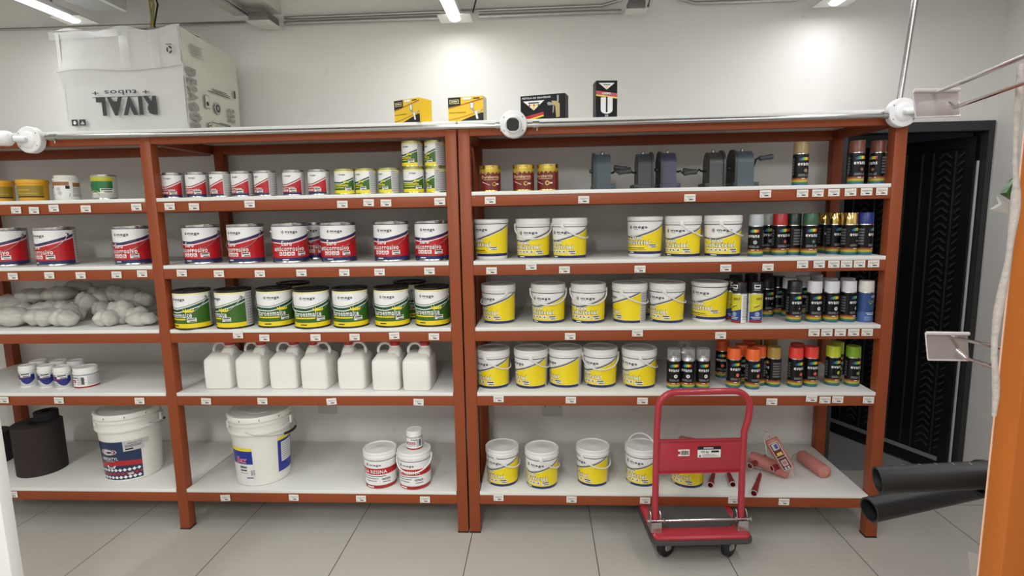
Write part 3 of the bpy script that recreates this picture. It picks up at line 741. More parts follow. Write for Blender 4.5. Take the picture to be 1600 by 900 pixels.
can(P_SP, 1145, 0, Z4, 2, 'orange-capped spray can in front, left of the pair', g4, 'orange', 'orange', yb=607)
can(P_SP, 1174.5, 0, Z4, 16, 'orange-capped spray can in front, right of the pair', g4, 'orange', 'orange', yb=609)
can(P_SP, 1157, .155, Z4, 10, 'orange-capped spray can in the second row between the front pair', g4, 'orange', 'orange')
can(P_SP, 1185, .125, Z4, -52, 'orange-capped spray can in the second row left of the tan cap', g4, 'orange', 'orange')
can(P_SP, 1169, .23, Z4, 0, 'darker orange-capped spray can in the back row of the orange group', g4, 'orange', 'orange')
can(P_SP, 1179, .31, Z4, 0, 'tan-capped spray can at the back behind the orange group', g4, 'tan', 'tan')
can(P_SP, 1207, 0, Z4, -100, 'tan-capped spray can in front turned to its fine print', g4, 'tan', 'tan', yb=605)
can(P_SP, 1202, .26, Z4, 0, 'tan-capped spray can behind the front tan one', g4, 'tan', 'tan')
can(P_SP, 1241, 0, Z4, 12, 'bright red-capped spray can, front left of the red group', g4, 'neon_red', 'neon_red', yb=606)
can(P_SP, 1264.5, 0, Z4, 0, 'bright red-capped spray can, right of the red group', g4, 'neon_red', 'neon_red', yb=604.5)
can(P_SP, 1244, .17, Z4, 0, 'red-capped spray can behind the two front red ones', g4, 'neon_red', 'neon_red')
can(P_SP, 1299, 0, Z4, 10, 'lime yellow-capped spray can in front', g4, 'lime', 'lime', yb=603)
can(P_SP, 1330, 0, Z4, 4, 'leaf green-capped spray can at the right end of the fourth shelf', g4, 'leaf_green', 'leaf_green', yb=604)
can(P_SP, 1305, .193, Z4, 0, 'olive lime-capped spray can behind the lime and green ones', g4, 'lime', 'lime')
for p in (P_RG, P_GG, P_RQ, P_GQ, P_VQ, P_PA, P_PB, P_PR, P_SP, P_CL, P_LU, P_WB): p.close()

# ================================================================== OTHER GOODS ON THE SHELVES
# white jugs
def jug():
    root = tag(empty('plastic_jug'), 'x', 'jug')
    b = B(); hx_, hy_ = .0675, .088
    b.loft([rrect(hx_-.008, hy_-.008, .016, 0), rrect(hx_-.002, hy_-.002, .018, .004), rrect(hx_, hy_, .018, .012), rrect(hx_+.001, hy_+.001, .018, .08), rrect(hx_, hy_, .018, .142),
            rrect(hx_-.003, hy_-.003, .018, .150), rrect(hx_-.012, hy_-.022, .018, .163), rrect(hx_-.018, hy_-.045, .016, .174), rrect(hx_-.020, hy_-.055, .014, .177)], PLW2)
    b.loft([rrect(.036, .050, .016, .160, cx=.026), rrect(.030, .032, .018, .185, cx=.030), rrect(.026, .026, .022, .198, cx=.031), rrect(.023, .023, .022, .200, cx=.031), rrect(.022, .022, .0215, .212, cx=.031)], PLW2)
    b.build('jug_body', root)
    b = B()
    pts = [(-.050, 0, .162), (-.054, 0, .180), (-.050, 0, .200), (-.036, 0, .216), (-.016, 0, .220), (.002, 0, .214), (.012, 0, .198)]
    b.tube(pts, .0075, PLW2, 10); b.build('handle', root)
    b = B(); pr = [(.023, .209), (.0235, .210), (.0235, .226), (.021, .229), (.001, .229)]
    b.lathe(pr, M('jug_cap_red', (.45, .02, .02), .35), 28, T=Matrix.Translation((.031, 0, 0)), cap1=False); b.build('cap', root)
    return Proto(root, .0675)
PJ = jug()
for i, (x, yb, fl) in enumerate(((340, 608.5, 0), (390, 608.5, 0), (442, 608.5, 0), (492, 609, 1), (549, 609, 1), (603, 611, 0), (651, 611.5, 0))):
    p = at(x, yb, Z=Z4); o = PJ.put(p.x, p.y+.088, Z4, 0, 'white plastic jug with red cap, %s of seven' % ORD[i], 'white jugs on the fourth shelf')
    if fl: o.scale = (-1, 1, 1)
    o.rotation_euler[2] = math.radians((1, -1, 2, -2, 1, 0, 0)[i])
PJ.close()
# five-gallon pails
def bucket(x, yb, rz, label, design):
    r0, r1, h = .130, .148, .368
    X, Y = on(x, yb, Z5, r0)
    root = tag(empty('bucket', (X, Y, Z5), math.radians(rz)), label, 'bucket', 'five-gallon buckets on the bottom shelf')
    pr = [(r0-.006, 0), (r0, .005), (r1-.006, h-.098), (r1-.006, h-.096), (r1+.005, h-.094), (r1+.006, h-.086), (r1-.004, h-.082), (r1-.004, h-.052), (r1+.003, h-.050), (r1+.003, h-.043), (r1-.003, h-.041), (r1-.003, h-.028)]
    b = B(); b.lathe(pr, PLW2, 64)
    for s_ in (-1, 1): b.box(s_*(r1+.004)-.006, s_*(r1+.004)+.006, -.022, .022, h-.088, h-.046, PLW2, bev=.003)
    b.build('bucket_body', root)
    b = B(); b.lathe([(r1+.004, h-.029), (r1+.007, h-.027), (r1+.007, h-.006), (r1+.004, h-.001), (r1-.004, h), (r1-.010, h-.002), (r1-.013, h-.010), (.060, h-.010), (.058, h-.008), (.050, h-.008), (.048, h-.010), (.001, h-.010)], PLW2, 64, cap1=False)
    for k in range(10):
        a = 2*PI*k/10+.2; b.box(-.0015, .0015, -.0012, .001, h-.020, h-.011, INK, T=Matrix.Rotation(a, 4, 'Z') @ Matrix.Translation((0, -(r1+.0068), 0)))
    b.build('lid', root)
    w = Wrap(r0+.0012, r1-.0045, .005, h-.098); D = 180/PI/.14
    if design == 'dark':
        NV = M('bucket_label_navy', (.014, .03, .085), .35); LR = M('bucket_label_red', (.40, .02, .025), .35)
        z0, z1 = .014, .222
        w.bands(-60, 34, [z0, z1], [NV]); w.bands(-60, 34, [lambda a: .080+.012*math.sin((a+56)/30), lambda a: .106+.014*math.sin((a+56)/30)], [LR], lay=1)
        for j in range(3):
            for i in range(10):
                a = -54+i*9+(4.5 if j % 2 else 0); z = .028+j*.020
                w.poly([(a-4.2, z), (a, z-.0095), (min(34, a+4.2), z), (a, z+.0095)], (LABW, LR, LABW)[j], 2)
        pts = [( -30+19*math.cos(t*PI/12), .168+.0165*math.sin(t*PI/12)) for t in range(24)]
        w.poly(pts, LABW, 2); w.poly([(-30+17.5*math.cos(t*PI/12), .168+.0145*math.sin(t*PI/12)) for t in range(24)], LR, 3)
        w.poly([(-30+13*math.cos(t*PI/12), .168+.0125*math.sin(t*PI/12)) for t in range(24)], LABW, 4)
        w.text('CONDOR', -41, -19, .163, .011, INK, lay=5, bold=.05)
        w.text('VERSATYL', -49, -10, .124, .0155, LABW, lay=3, bold=.05); w.rect(-40, -18, .116, .119, LABG, 3)
        w.poly([(-38, .094), (-16, .094), (-20, .078), (-34, .078)], LABW, 4); w.text('MATE', -33, -21, .082, .008, INK, lay=5, bold=.04)
        w.rect(2, 40, .168, .222, LABG, 3); w.text('VERSATYL', 10, 38, .206, .007, INK, lay=5, bold=.04); w.lines(6, 40, .188, .202, 3, INK, 4); w.rect(6, 20, .175, .183, INK, 4)
        w.rect(36, 50, .195, .22, LABG, 2); w.rect(6, 16, .038, .050, LABG, 4)
    else:
        BL = M('bucket_label_blue', (.015, .03, .30), .35)
        w.bands(-62, -8, [.120, .190, .206], [BL, BYEL], lay=0); w.bands(-62, -8, [.022, .120], [LABW], lay=0)
        w.text('flex', -48, -20, .128, .030, LABW, lay=1, bold=.14, shear=.2); w.text('flex', -48, -20, .128, .030, M('bucket_lettering_red', (.60, .02, .05), .3), lay=3, bold=.03, shear=.2)
        for i in range(12): w.rect(-38+i*1.4, -37.2+i*1.4, .098, .110, INK, 2)
        w.rect(-38, -22, .084, .090, INK, 3); w.rect(-40, -20, .070, .073, INKG, 2); w.rect(-14, -10, .060, .088, LABG, 2); w.lines(-14, -4, .062, .09, 5, INKG, 3); w.rect(-24, -9, .045, .050, BL, 2)
        w2 = Wrap(r0+.0012, r1-.0045, .005, h-.098); w2.bands(44, 96, [.05, .218, .232], [BL, BYEL], lay=0); w2.rect(52, 88, .100, .205, LABW, 1); w2.lines(54, 86, .105, .20, 9, INKG, 2); w2.done('side_label', root)
    w.done('label', root)
    b = B(); WM = M('steel_wire')
    if design == 'dark': a_ = .9; T = Matrix.Rotation(math.radians(140), 4, 'Z')
    else: T = Matrix.Translation((.012, 0, 0)) @ Matrix.Rotation(math.radians(72), 4, 'Z')
    pts = []
    for i in range(25):
        t = -90+180*i/24; a = math.radians(t)
        pts.append(((r1+.010)*math.sin(a), -(r1+.014)*math.cos(a)*1.0, h-.070-.045*max(0, math.cos(a))**.75))
    b.tube(pts, .0016, WM, 8, T=T); b.build('wire_handle', root)
    b = B(); b.tube([p for p in pts[9:15]], .0065, MBLACK, 10, T=T); b.build('grip', root)
    return root
bucket(213, 750, 20, 'white bucket with dark blue and red diamond label, bottom shelf', 'dark')
bucket(415, 758, 15, 'white bucket with blue, yellow and red label left of the middle, bottom shelf', 'blue')
# little jars
def jar(name, x, y, z, r, h, rz, label, group, design, lidf=.25):
    root = tag(empty(name, (x, y, z), math.radians(rz)), label, 'jar', group)
    hb = h*(1-lidf)
    b = B(); b.lathe([(r*.93, 0), (r, .003), (r, hb-.004), (r*.94, hb), (r*.90, hb+.003)], PLW, 36); b.build('jar_body', root)
    b = B(); b.lathe([(r*.99, hb), (r*1.02, hb+.002), (r*1.02, hb+.008), (r*.97, hb+.010), (r*.97, h-.003), (r*.94, h), (r*.86, h), (r*.84, h-.002), (.001, h-.002)], PLW, 36, cap1=False); b.build('lid', root)
    w = Wrap(r+.0004, r+.0004, 0, hb); zz = lambda f: hb*f
    if design == 'glue':
        BU = M('jar_label_blue', (.015, .02, .17), .3); PU = M('jar_label_maroon', (.16, .02, .07), .3)
        w.bands(-100, 80, [zz(.10), zz(.94)], [LABG]); w.bands(-100, 78, [lambda a: zz(.52-.3*max(0, math.sin((a+20)/100*PI))**1), zz(.80)], [BU], lay=1)
        w.bands(-80, 10, [lambda a: zz(.58), lambda a: zz(.70)], [PU], lay=2); w.rect(-60, -24, zz(.83), zz(.87), INK, 2); sticker(w, -12, 52, zz(.66), zz(.90)); w.lines(-70, 0, zz(.14), zz(.42), 4, INKG, 2)
    elif design == 'resin':
        w.bands(-180, 180, [zz(.06), zz(.17), zz(.93), zz(.97)], [DRED, LABW, NAVY]); w.text('mega', -20, 22, zz(.76), hb*.12, INK, bold=.05)
        w.rect(-60, 12, zz(.42), zz(.64), DRED); w.text('RESINA', -48, 8, zz(.46), hb*.13, LABW, lay=3, bold=.05); w.rect(-50, 10, zz(.30), zz(.34), INKG)
        w.lines(18, 60, zz(.28), zz(.85), 9, INKG, 2)
        for k in range(8): w.rect(40+k*1.6, 41+k*1.6, zz(.32), zz(.8), INK, 3)
        w.lines(66, 150, zz(.24), zz(.9), 10, INKG, 1)
    w.done('label', root)
    return root
for i, (x, yb) in enumerate(((47, 605), (76, 606), (101, 608))):
    X, Y = on(x, yb, Z4, .038); jar('glue_jar', X, Y, Z4, .038, .112, 4+6*i, 'small white jar with blue and maroon label, %s of three' % ORD[i], 'blue-labelled jars on the fourth shelf', 'glue')
for i, (x, Yc) in enumerate(((60, .205), (92, .205), (118, .205))):
    jar('glue_jar', at(x, 570, Y=Yc).x, Yc, Z4, .038, .112, 10, 'small white jar hidden behind the front blue-labelled jars, '+ORD[i]+' of three', 'blue-labelled jars on the fourth shelf', 'glue')
X, Y = on(137, 607, Z4, .055); jar('resin_jar', X, Y, Z4, 
    .054, .105, -22, 'low wide white jar with dark red stripe, right of the blue-labelled jars', None, 'resin', .30)
jar('resin_jar', RES2[0]+.001, RES2[1]+.01, Z5+.1862, .040, .098, 8, 'small white jar with dark red label on the lid of the right resin pail', None, 'resin', .30)
# yellow tubs, brown-label jar and green tin, left bay top shelf
TUBY = M('tub_yellow', (.72, .36, .015), .4); TUBD = M('tub_label_ochre', (.30, .20, .02), .4)
def tub(x, Yc, rz, label):
    root = tag(empty('yellow_tub', (at(x, 295, Y=Yc).x, Yc, Z1), math.radians(rz)), label, 'tub', 'yellow tubs on the top shelf')
    b = B(); b.lathe([(.054, 0), (.058, .003), (.062, .088), (.062, .092)], TUBY, 40); b.build('tub_body', root)
    b = B(); b.lathe([(.0645, .086), (.065, .088), (.065, .100), (.063, .104), (.058, .104), (.056, .101), (.001, .101)], TUBY, 40, cap1=False); b.build('lid', root)
    w = Wrap(.0586, .0622, .003, .088); w.bands(-52, 82, [.018, .024, .075], [INK, TUBD]); w.rect(-40, 30, .050, .058, M('tub_lettering', (.45, .32, .04), .4), 2); w.rect(-78, -62, .035, .055, LABG); w.rect(-40, 60, .034, .040, M('tub_lettering'), 2); w.done('label', root)
tub(-2, .13, 20, 'yellow tub cut off by the left edge of the photo')
tub(52, .12, 0, 'whole yellow tub with ochre label beside the white jar')
Yc = .12; root = tag(empty('putty_jar', (at(105, 295, Y=Yc).x, Yc, Z1), 0), 'white jar with brown label and ridged lid on the top shelf', 'jar')
b = B(); b.lathe([(.049, 0), (.053, .003), (.053, .093), (.051, .098), (.046, .101)], PLW2, 40); b.build('jar_body', root)
b = B(); b.lathe([(.054, .098), (.0545, .100), (.0545, .106), (.048, .109), (.049, .111), (.049, .119), (.046, .122), (.001, .121)], PLW2, 40, cap1=False); b.build('lid', root)
w = Wrap(.0534, .0534, 0, .1); BRN = M('jar_label_brown', (.32, .13, .04), .35)
w.bands(-62, 52, [.014, .092], [LABW]); w.rect(-62, 50, .072, .090, BRN, 1); w.rect(-60, -44, .078, .088, RED, 2); w.rect(-54, -30, .058, .071, INK, 2); w.rect(34, 52, .056, .071, INK, 2)
w.poly([(-58, .046), (-50, .050), (-20, .030), (-28, .026)], INK, 2); w.poly([(-30, .018), (48, .018), (52, .034), (10, .024)], INKG, 2); w.disc(2, .056, .009, LABG); w.disc(6, .036, .010, LABG); w.rect(66, 108, .066, .086, BRN, 1); w.lines(64, 110, .016, .062, 8, INKG, 1); w.done('label', root)
root = tag(empty('glue_tin', (at(163.5, 295, Y=.12).x, .12, Z1), 0), 'green and yellow tin with a picture label, right end of the left bay top shelf', 'tin')
tin_body('tin_body', root, .0525, .120, STEEL)
w = Wrap(.0522, .0522, 0, .12); G2 = M('tin_label_green', (.02, .16, .045), .3)
w.bands(-180, 180, [.009, .112], [LABG]); w.bands(-80, 78, [.009, .030, .036, .062, .089], [LABG, PYEL, G2, G2], lay=1); w.bands(-80, 85, [.089, .110], [M('tin_label_olive', (.48, .46, .04), .3)], lay=2)
w.rect(-75, -42, .085, .103, LABW, 3); w.rect(-70, -50, .090, .099, DRED, 4); w.rect(-66, -18, .060, .074, M('tin_lettering', (.02, .08, .10), .3), 3); sticker(w, 18, 78, .034, .054, 4)
w.poly([(-12+32*math.cos(t*PI/9), .022+.022*math.sin(t*PI/9)) for t in range(10)], LABW, 3); w.poly([(-12+27*math.cos(t*PI/9), .020+.018*math.sin(t*PI/9)) for t in range(10)], M('tin_picture', (.20, .17, .13), .5), 4); w.done('label', root)
# hand-cranked grinders
def grinder(x, Yc, face, body, dark, label, gripup=0.0, sx=1.0, yaw=0):
    p = at(x, 280, Y=Yc)
    root = tag(empty('hand_grinder', (p.x, Yc, Z1), math.radians(yaw+(0 if face > 0 else 180))), label, 'hand grinder', 'hand-cranked grinders on the top shelf')
    zc = .108; rr = .056
    def arch(r, foot=0.0, z0=0.0): return [(-r-foot, z0), (r+foot, z0), (r+foot*.1, z0+.035)]+arc(0, zc, r, 0, 180, 14)+[(-r-foot*.1, z0+.035)]
    RX_ = Matrix.Rotation(PI/2, 4, 'Z')
    b = B(); b.prism(arch(rr, .006), -.030*sx, .034*sx, body, T=RX_)
    b.box(-.045*sx, .050*sx, -.060, .060, 0, .022, body, bev=.004); b.build('casing', root)
    b = B(); b.prism(arch(rr+.008), .032*sx, .042*sx, dark, T=RX_)
    b.lathe([(.010, 0), (.010, .012), (.006, .018)], dark, 14, T=Matrix.Translation((-.040*sx, 0, zc-.02)) @ Matrix.Rotation(-PI/2, 4, 'Y')); b.build('disc_guard', root)
    b = B(); b.lathe([(.009, 0), (.009, .010), (.005, .016)], M('bolt_steel', (.25, .25, .24), .4, .8), 12, T=Matrix.Translation((0, 0, zc+rr-.002))); b.build('bolt', root)
    b = B(); b.tube([(.030, 0, zc-.03), (.045, 0, zc-.03), (.052, -.006, zc-.022+gripup*.3), (.058, -.014, zc-.006+gripup*.7), (.066, -.018, zc-.008+gripup), (.085, -.020, zc-.010+gripup)], .0045, MBLACK, 8); b.build('crank', root)
    b = B(); b.lathe([(.007, 0), (.0115, .004), (.0105, .03), (.0125, .055), (.0115, .062), (.004, .064)], M('rubber_grip', (.045, .05, .055), .5), 18, T=Matrix.Translation((.070, -.018, zc-.010+gripup)) @ Matrix.Rotation(PI/2-.12, 4, 'Y')); b.build('grip', root)
BG = M('grinder_blue_grey', (.055, .08, .097), .42, spec=.5, var=.2, bump=.1); BG2 = M('grinder_dark_grey', (.034, .045, .05), .42, var=.25, bump=.1)
PUR = M('grinder_violet', (.042, .036, .085), .40, var=.2, bump=.1); OLV = M('grinder_olive', (.038, .040, .032), .38, var=.25, bump=.1); DKD = M('grinder_disc_dark', (.025, .028, .03), .45)
grinder(941, .13, 1, BG, BG2, 'blue-grey hand grinder, leftmost of five, crank pointing right', -.02, 1.1)
grinder(1004, .15, -1, BG2, BG2, 'dark grey hand grinder, second from left, crank pointing left', -.0)
grinder(1042, .13, 1, PUR, DKD, 'violet hand grinder in the middle of the five', -.03)
grinder(1113, .15, -1, OLV, OLV, 'dark olive hand grinder, second from right, crank pointing left', -.02)
grinder(1158, .13, 1, BG, DKD, 'blue-grey hand grinder at the right end, crank raised to the right', .030, 1.2)
# bags of cotton waste
BAGM = M('thin_white_bag', (.60, .575, .53), .40, var=.32, scale=26, bump=.5, spec=.5)
def lump(x, yb, Yc, zc, sx, sy, sz, rot, tilt, seed, label):
    rnd = random.Random(seed); bm = bmesh.new(); bmesh.ops.create_uvsphere(bm, u_segments=44, v_segments=28, radius=1)
    off = Vector((seed*3.1, seed*1.7, 0)); waist = rnd.uniform(-.4, .4)
    for v in bm.verts:
        p = v.co.copy(); n1 = noise.noise(p*1.1+off); rg = abs(noise.noise(p*2.0+off*2)); n3 = noise.noise(Vector((p.x*2, p.y*7, p.z*7))+off)
        k = 1+.15*n1+.13*(rg-.25)+.025*n3
        k *= 1-.22*math.exp(-((p.x-waist)/.18)**2)
        v.co = Vector((p.x*sx*k*(1+.12*p.x*p.x), p.y*sy*k, p.z*sz*1.13*k))
    bm.transform(Matrix.Rotation(tilt, 4, 'Y')); bm.transform(Matrix.Rotation(rot, 4, 'Z'))
    bm.transform(Matrix.Translation((0, 0, 0)))
    me = bpy.data.meshes.new('cotton_waste_bag'); bm.to_mesh(me); bm.free(); me.materials.append(BAGM)
    me.polygons.foreach_set('use_smooth', [True]*len(me.polygons))
    o = bpy.data.objects.new('cotton_waste_bag', me); COL.objects.link(o)
    zmin = min(v.co.z for v in me.vertices)
    o.location = (at(x, 490, Y=Yc).x, Yc, max(Z3-zmin+.0005, zc))
    tag(o, label, 'bag', 'knotted bags of white cotton waste piled on the third shelf')
BG_ = [ # x, Y, z centre, half sizes, rot, tilt
 (12, .10, Z3, .105, .07, .045, 0, 0, 'low bag at the far left front of the pile'), (68, .11, Z3, .085, .07, .042, .2, 0, 'front bag of the pile, second from left, lying on the shelf'),
 (100, .10, Z3, .07, .06, .040, -.2, .1, 'front bag of the pile lying on the shelf, left of the dark gap'), (42, .22, Z3+.055, .055, .05, .045, 0, .2, 'round bag on the second layer near the left end'),
 (75, .20, Z3+.075, .07, .06, .038, .3, -.1, 'bag on the second layer above the front bags, left half'), (106, .20, Z3+.065, .065, .055, .040, .1, .5, 'bag sloping down to the dark gap, second layer'),
 (118, .24, Z3+.05, .05, .05, .045, .0, .3, 'small bag right above the left side of the dark gap'),
 (20, .33, Z3+.085, .09, .07, .045, 0, 0, 'upper bag at the far left of the pile'), (58, .33, Z3+.125, .085, .07, .040, .1, 0, 'long upper bag in the left half of the pile'), (98, .32, Z3+.135, .08, .07, .040, .0, 0, 'big upper bag in the middle of the pile'),
 (138, .27, Z3+.105, .05, .055, .045, 0, .4, 'round bag hanging over the dark gap'), (158, .32, Z3+.125, .055, .05, .040, 0, .5, 'bag on top just right of the dark gap'), (128, .42, Z3+.16, .07, .05, .035, 0, 0, 'topmost bag at the back of the pile'),
 (160, .28, Z3+.06, .045, .05, .04, 0, 0, 'small bag under the top bag right of the gap'), (186, .35, Z3+.13, .05, .05, .045, 0, .2, 'upright bag at the back of the right half'), (208, .36, Z3+.12, .055, .05, .040, 0, 0, 'rear bag near the mid post'),
 (166, .10, Z3, .055, .055, .040, -.15, 0, 'bright white bag at the front, right of the dark gap'), (190, .16, Z3, .06, .06, .058, 0, -.5, 'bag leaning between the bright front bag and the mid post'), (215, .13, Z3+.055, .055, .05, .034, 0, .1, 'bright bag on the second layer near the mid post'),
 (222, .10, Z3, .07, .05, .034, 0, 0, 'front bag with dark print next to the mid post'), (205, .24, Z3+.05, .06, .05, .05, 0, 0, 'bag in the second row near the mid post'), (228, .30, Z3+.10, .05, .05, .04, 0, 0, 'bag squeezed against the mid post')]
for i, (x, Yc, z, a, b_, c, ro, ti, t) in enumerate(BG_):
    lump(x, 0, Yc, z, a, b_, c, ro, ti, i+3, t)
# dark rolls, left end of the bottom shelf
GRIT = M('abrasive_brown', (.028, .017, .016), .85, var=.3, scale=90, bump=.3)
def roll(x, y, z, r, h, ri, label, mat, name='sandpaper_roll'):
    b = B(); b.lathe([(ri, .0), (r, 0), (r, h), (r-.004, h+.0005), (ri, h-.001), (ri, h-.03), (.001, h-.03)], mat, 56, cap0=False, cap1=False)
    n = 5
    for k in range(n): b.lathe([(ri+(r-ri)*(k+.3)/n, h), (ri+(r-ri)*(k+.5)/n, h+.001), (ri+(r-ri)*(k+.7)/n, h)], mat, 48, cap0=False, cap1=False)
    o = b.build(name, loc=(x, y, z)); tag(o, label, 'roll', 'abrasive rolls on the bottom shelf'); return o
X, Y = on(69, 743, Z5, .112); roll(X, Y, Z5, .112, .268, .035, 'big dark brown sandpaper roll standing on the bottom shelf', GRIT)
roll(X+.012, Y+.05, Z5+.2695, .055, .045, .02, 'small dark roll lying on top of the big brown roll', M('abrasive_black', (.012, .012, .015), .8, var=.3))
X, Y = on(-12, 728, Z5, .09); roll(X, Y, Z5, .10, .17, .03, 'black roll cut off by the left edge on the bottom shelf', M('abrasive_black'))

# paint rollers
PLUSH = M('roller_plush', (.60, .12, .08), .75, var=.35, scale=60, bump=.5)
WRAPM = M('clear_wrap', (.95, .72, .66), .12, alpha=.20, spec=.8, bump=.9, scale=25)
GRIPM = M('roller_grip_red', (.25, .018, .02), .38)
RLAB = M('roller_label', (.10, .012, .02), .35)
def roller(p0, p1, wire, g0, g1, label, lab=False, r=.033):
    p0, p1 = Vector(p0), Vector(p1); mid = (p0+p1)/2
    root = tag(empty('paint_roller', (mid.x, mid.y, Z5)), label, 'paint roller', 'wrapped red paint rollers on the bottom shelf')
    O = Vector((mid.x, mid.y, Z5)); d = (p1-p0); L_ = d.length; d.normalize()
    q = Vector((0, 0, 1)).rotation_difference(d).to_matrix().to_4x4(); T = Matrix.Translation(p0-O) @ q
    b = B(); b.lathe([(.010, 0), (r*.9, .001), (r, .006), (r, L_-.006), (r*.9, L_-.001), (.010, L_)], PLUSH, 28, T=T); b.build('sleeve', root)
    b = B(); pr = [(.004, -.022), (.012, -.016), (r*.8, -.008), (r+.003, .004)]+[(r+.0030+.0012*math.sin(k*1.9), L_*k/10) for k in range(1, 10)]+[(r+.003, L_-.004), (r*.8, L_+.008), (.012, L_+.016), (.005, L_+.024)]
    b.lathe(pr, WRAPM, 28, T=T, cap0=False, cap1=False)
    o = b.build('wrapper', root)
    if lab:
        # printed card: facing the viewer side of the sleeve
        toC = (CAM-mid); toC = (toC-d*toC.dot(d)).normalized(); ax = toC.cross(d).normalized()
        a_off = math.radians(38) if lab == 1 else 0
        w = B(); rr = r+.0052
        def P(a, t, l=0): return p0-O+d*(L_*t)+(toC*math.cos(a)+ax*math.sin(a))*(rr+l*.0004)
        def rc(a0, a1, t0, t1, mt, l): 
            n = 5; vs = [P(a0+(a1-a0)*i/n, t, l) for i in range(n+1) for t in (t0, t1)]
            w.add(vs, [(2*i, 2*i+2, 2*i+3, 2*i+1) for i in range(n)], mt)
        s_ = .62
        rc(-s_, s_, .10, .97, RLAB, 0); rc(-s_, -s_+.06, .10, .97, LABW, 1); rc(s_-.06, s_, .10, .97, LABW, 1)
        for t in (.10, .50, .58, .955): rc(-s_, s_, t, t+.012, LABW, 1)
        rc(-.35, .35, .66, .84, LABG, 1); rc(-.25, .25, .69, .81, M('card_pink', (.45, .16, .16), .4), 2)
        rc(-.30, .35, .42, .49, YEL, 1); rc(-.1, .1, .43, .48, GOLD, 2); rc(-.38, .42, .13, .33, LABG, 1); rc(-.1, .3, .16, .30, M('card_blue', (.05, .06, .30), .4), 2)
        rc(-.35, -.1, .87, .94, LABG, 1); rc(.05, .3, .87, .94, LABG, 1)
        w.build('label_card', root, smooth=60, fix=False)
    if wire:
        b = B(); b.tube([Vector(p)-O for p in wire], .0022, CHROME, 8); b.build('wire_frame', root)
    if g0 is not None:
        g0, g1 = Vector(g0), Vector(g1); d2 = (g1-g0); L2 = d2.length; T2 = Matrix.Translation(g0-O) @ Vector((0, 0, 1)).rotation_difference(d2.normalized()).to_matrix().to_4x4()
        b = B(); b.lathe([(.005, 0), (.0085, .004), (.011, L2*.35), (.0105, L2*.5), (.0145, L2*.8), (.0155, L2), (.0125, L2), (.0115, L2-.03), (.001, L2-.03)], GRIPM, 24, T=T2, cap1=False); b.build('grip', root)
        b = B(); b.lathe([(.0125, L2+.0006), (.0157, L2+.0006), (.0157, L2-.001)], LABG, 24, T=T2, cap0=False, cap1=False); b.build('grip_rim', root)
zr = Z5+.031
def az(x, y, dz): return at(x, y, Z=Z5+dz)
roller(at(1204, 686, Y=.20), az(1232, 733, .060), [at(1203, 684, Y=.20), at(1199, 675, Y=.20), at(1192, 673, Y=.19), at(1195, 690, Y=.18), at(1198, 709, Y=.17), az(1216, 708, .06), az(1218, 716, .05)],
       None, None, 'wrapped paint roller with printed card, propped up on the others', lab=1)
roller(az(1172, 714, .055), az(1232, 738, .034), [az(1174, 706, .06), az(1172, 728, .06), az(1176, 729, .07), az(1190, 732, .05)], az(1232, 724, .07), az(1206, 732, .055), 'pink wrapped paint roller lying in front, its grip pointing left')
roller(az(1252, 712, .033), az(1290, 738, .033), [az(1252, 712, .03), az(1246, 708, .03), az(1238, 712, .03), az(1236, 722, .03)], None, None, 'pink wrapped paint roller at the right end of the heap')
roller(az(1104, 694, .10), az(1158, 712, .075), [az(1102, 693, .1), az(1096, 696, .09), az(1100, 708, .07), az(1112, 735, .03)], az(1115, 740, .016), az(1110, 758, .016), 'paint roller with printed card behind the trolley panel', lab=1)
roller(az(1062, 690, .033), az(1108, 698, .033), [az(1108, 698, .03), az(1118, 702, .03), az(1126, 716, .03), az(1136, 733, .02)], az(1138, 738, .016), az(1145, 757, .016), 'paint roller lying deepest, behind the fifth pail')
roller(az(1120, 712, .033), az(1164, 722, .040), [az(1164, 722, .04), az(1172, 724, .04), az(1176, 728, .03)], az(1196, 712, .05), az(1172, 728, .05), 'paint roller lying under the carded one, grip crossing to the right')
# loose handle in front
root = tag(empty('roller_handle', tuple(az(1183, 758, 0))), 'loose dark red roller handle with bent wire near the shelf edge', 'roller handle'); O = az(1183, 758, 0)
g0, g1 = az(1188, 741, .016), az(1178, 771, .016); d2 = g1-g0; L2 = d2.length; T2 = Matrix.Translation(g0-O) @ Vector((0, 0, 1)).rotation_difference(d2.normalized()).to_matrix().to_4x4()
b = B(); b.lathe([(.005, 0), (.0085, .004), (.010, L2*.35), (.0095, L2*.45), (.0145, L2*.8), (.0155, L2), (.0125, L2), (.0115, L2-.03), (.001, L2-.03)], GRIPM, 24, T=T2, cap1=False); b.build('grip', root)
b = B(); b.lathe([(.0125, L2+.0006), (.0157, L2+.0006), (.0157, L2-.001)], LABG, 24, T=T2, cap0=False, cap1=False); b.build('grip_rim', root)
b = B(); b.tube([g0-O, az(1189, 737, .02)-O, az(1186, 734, .025)-O, az(1180, 731, .025)-O], .0022, CHROME, 8); b.build('wire_frame', root)

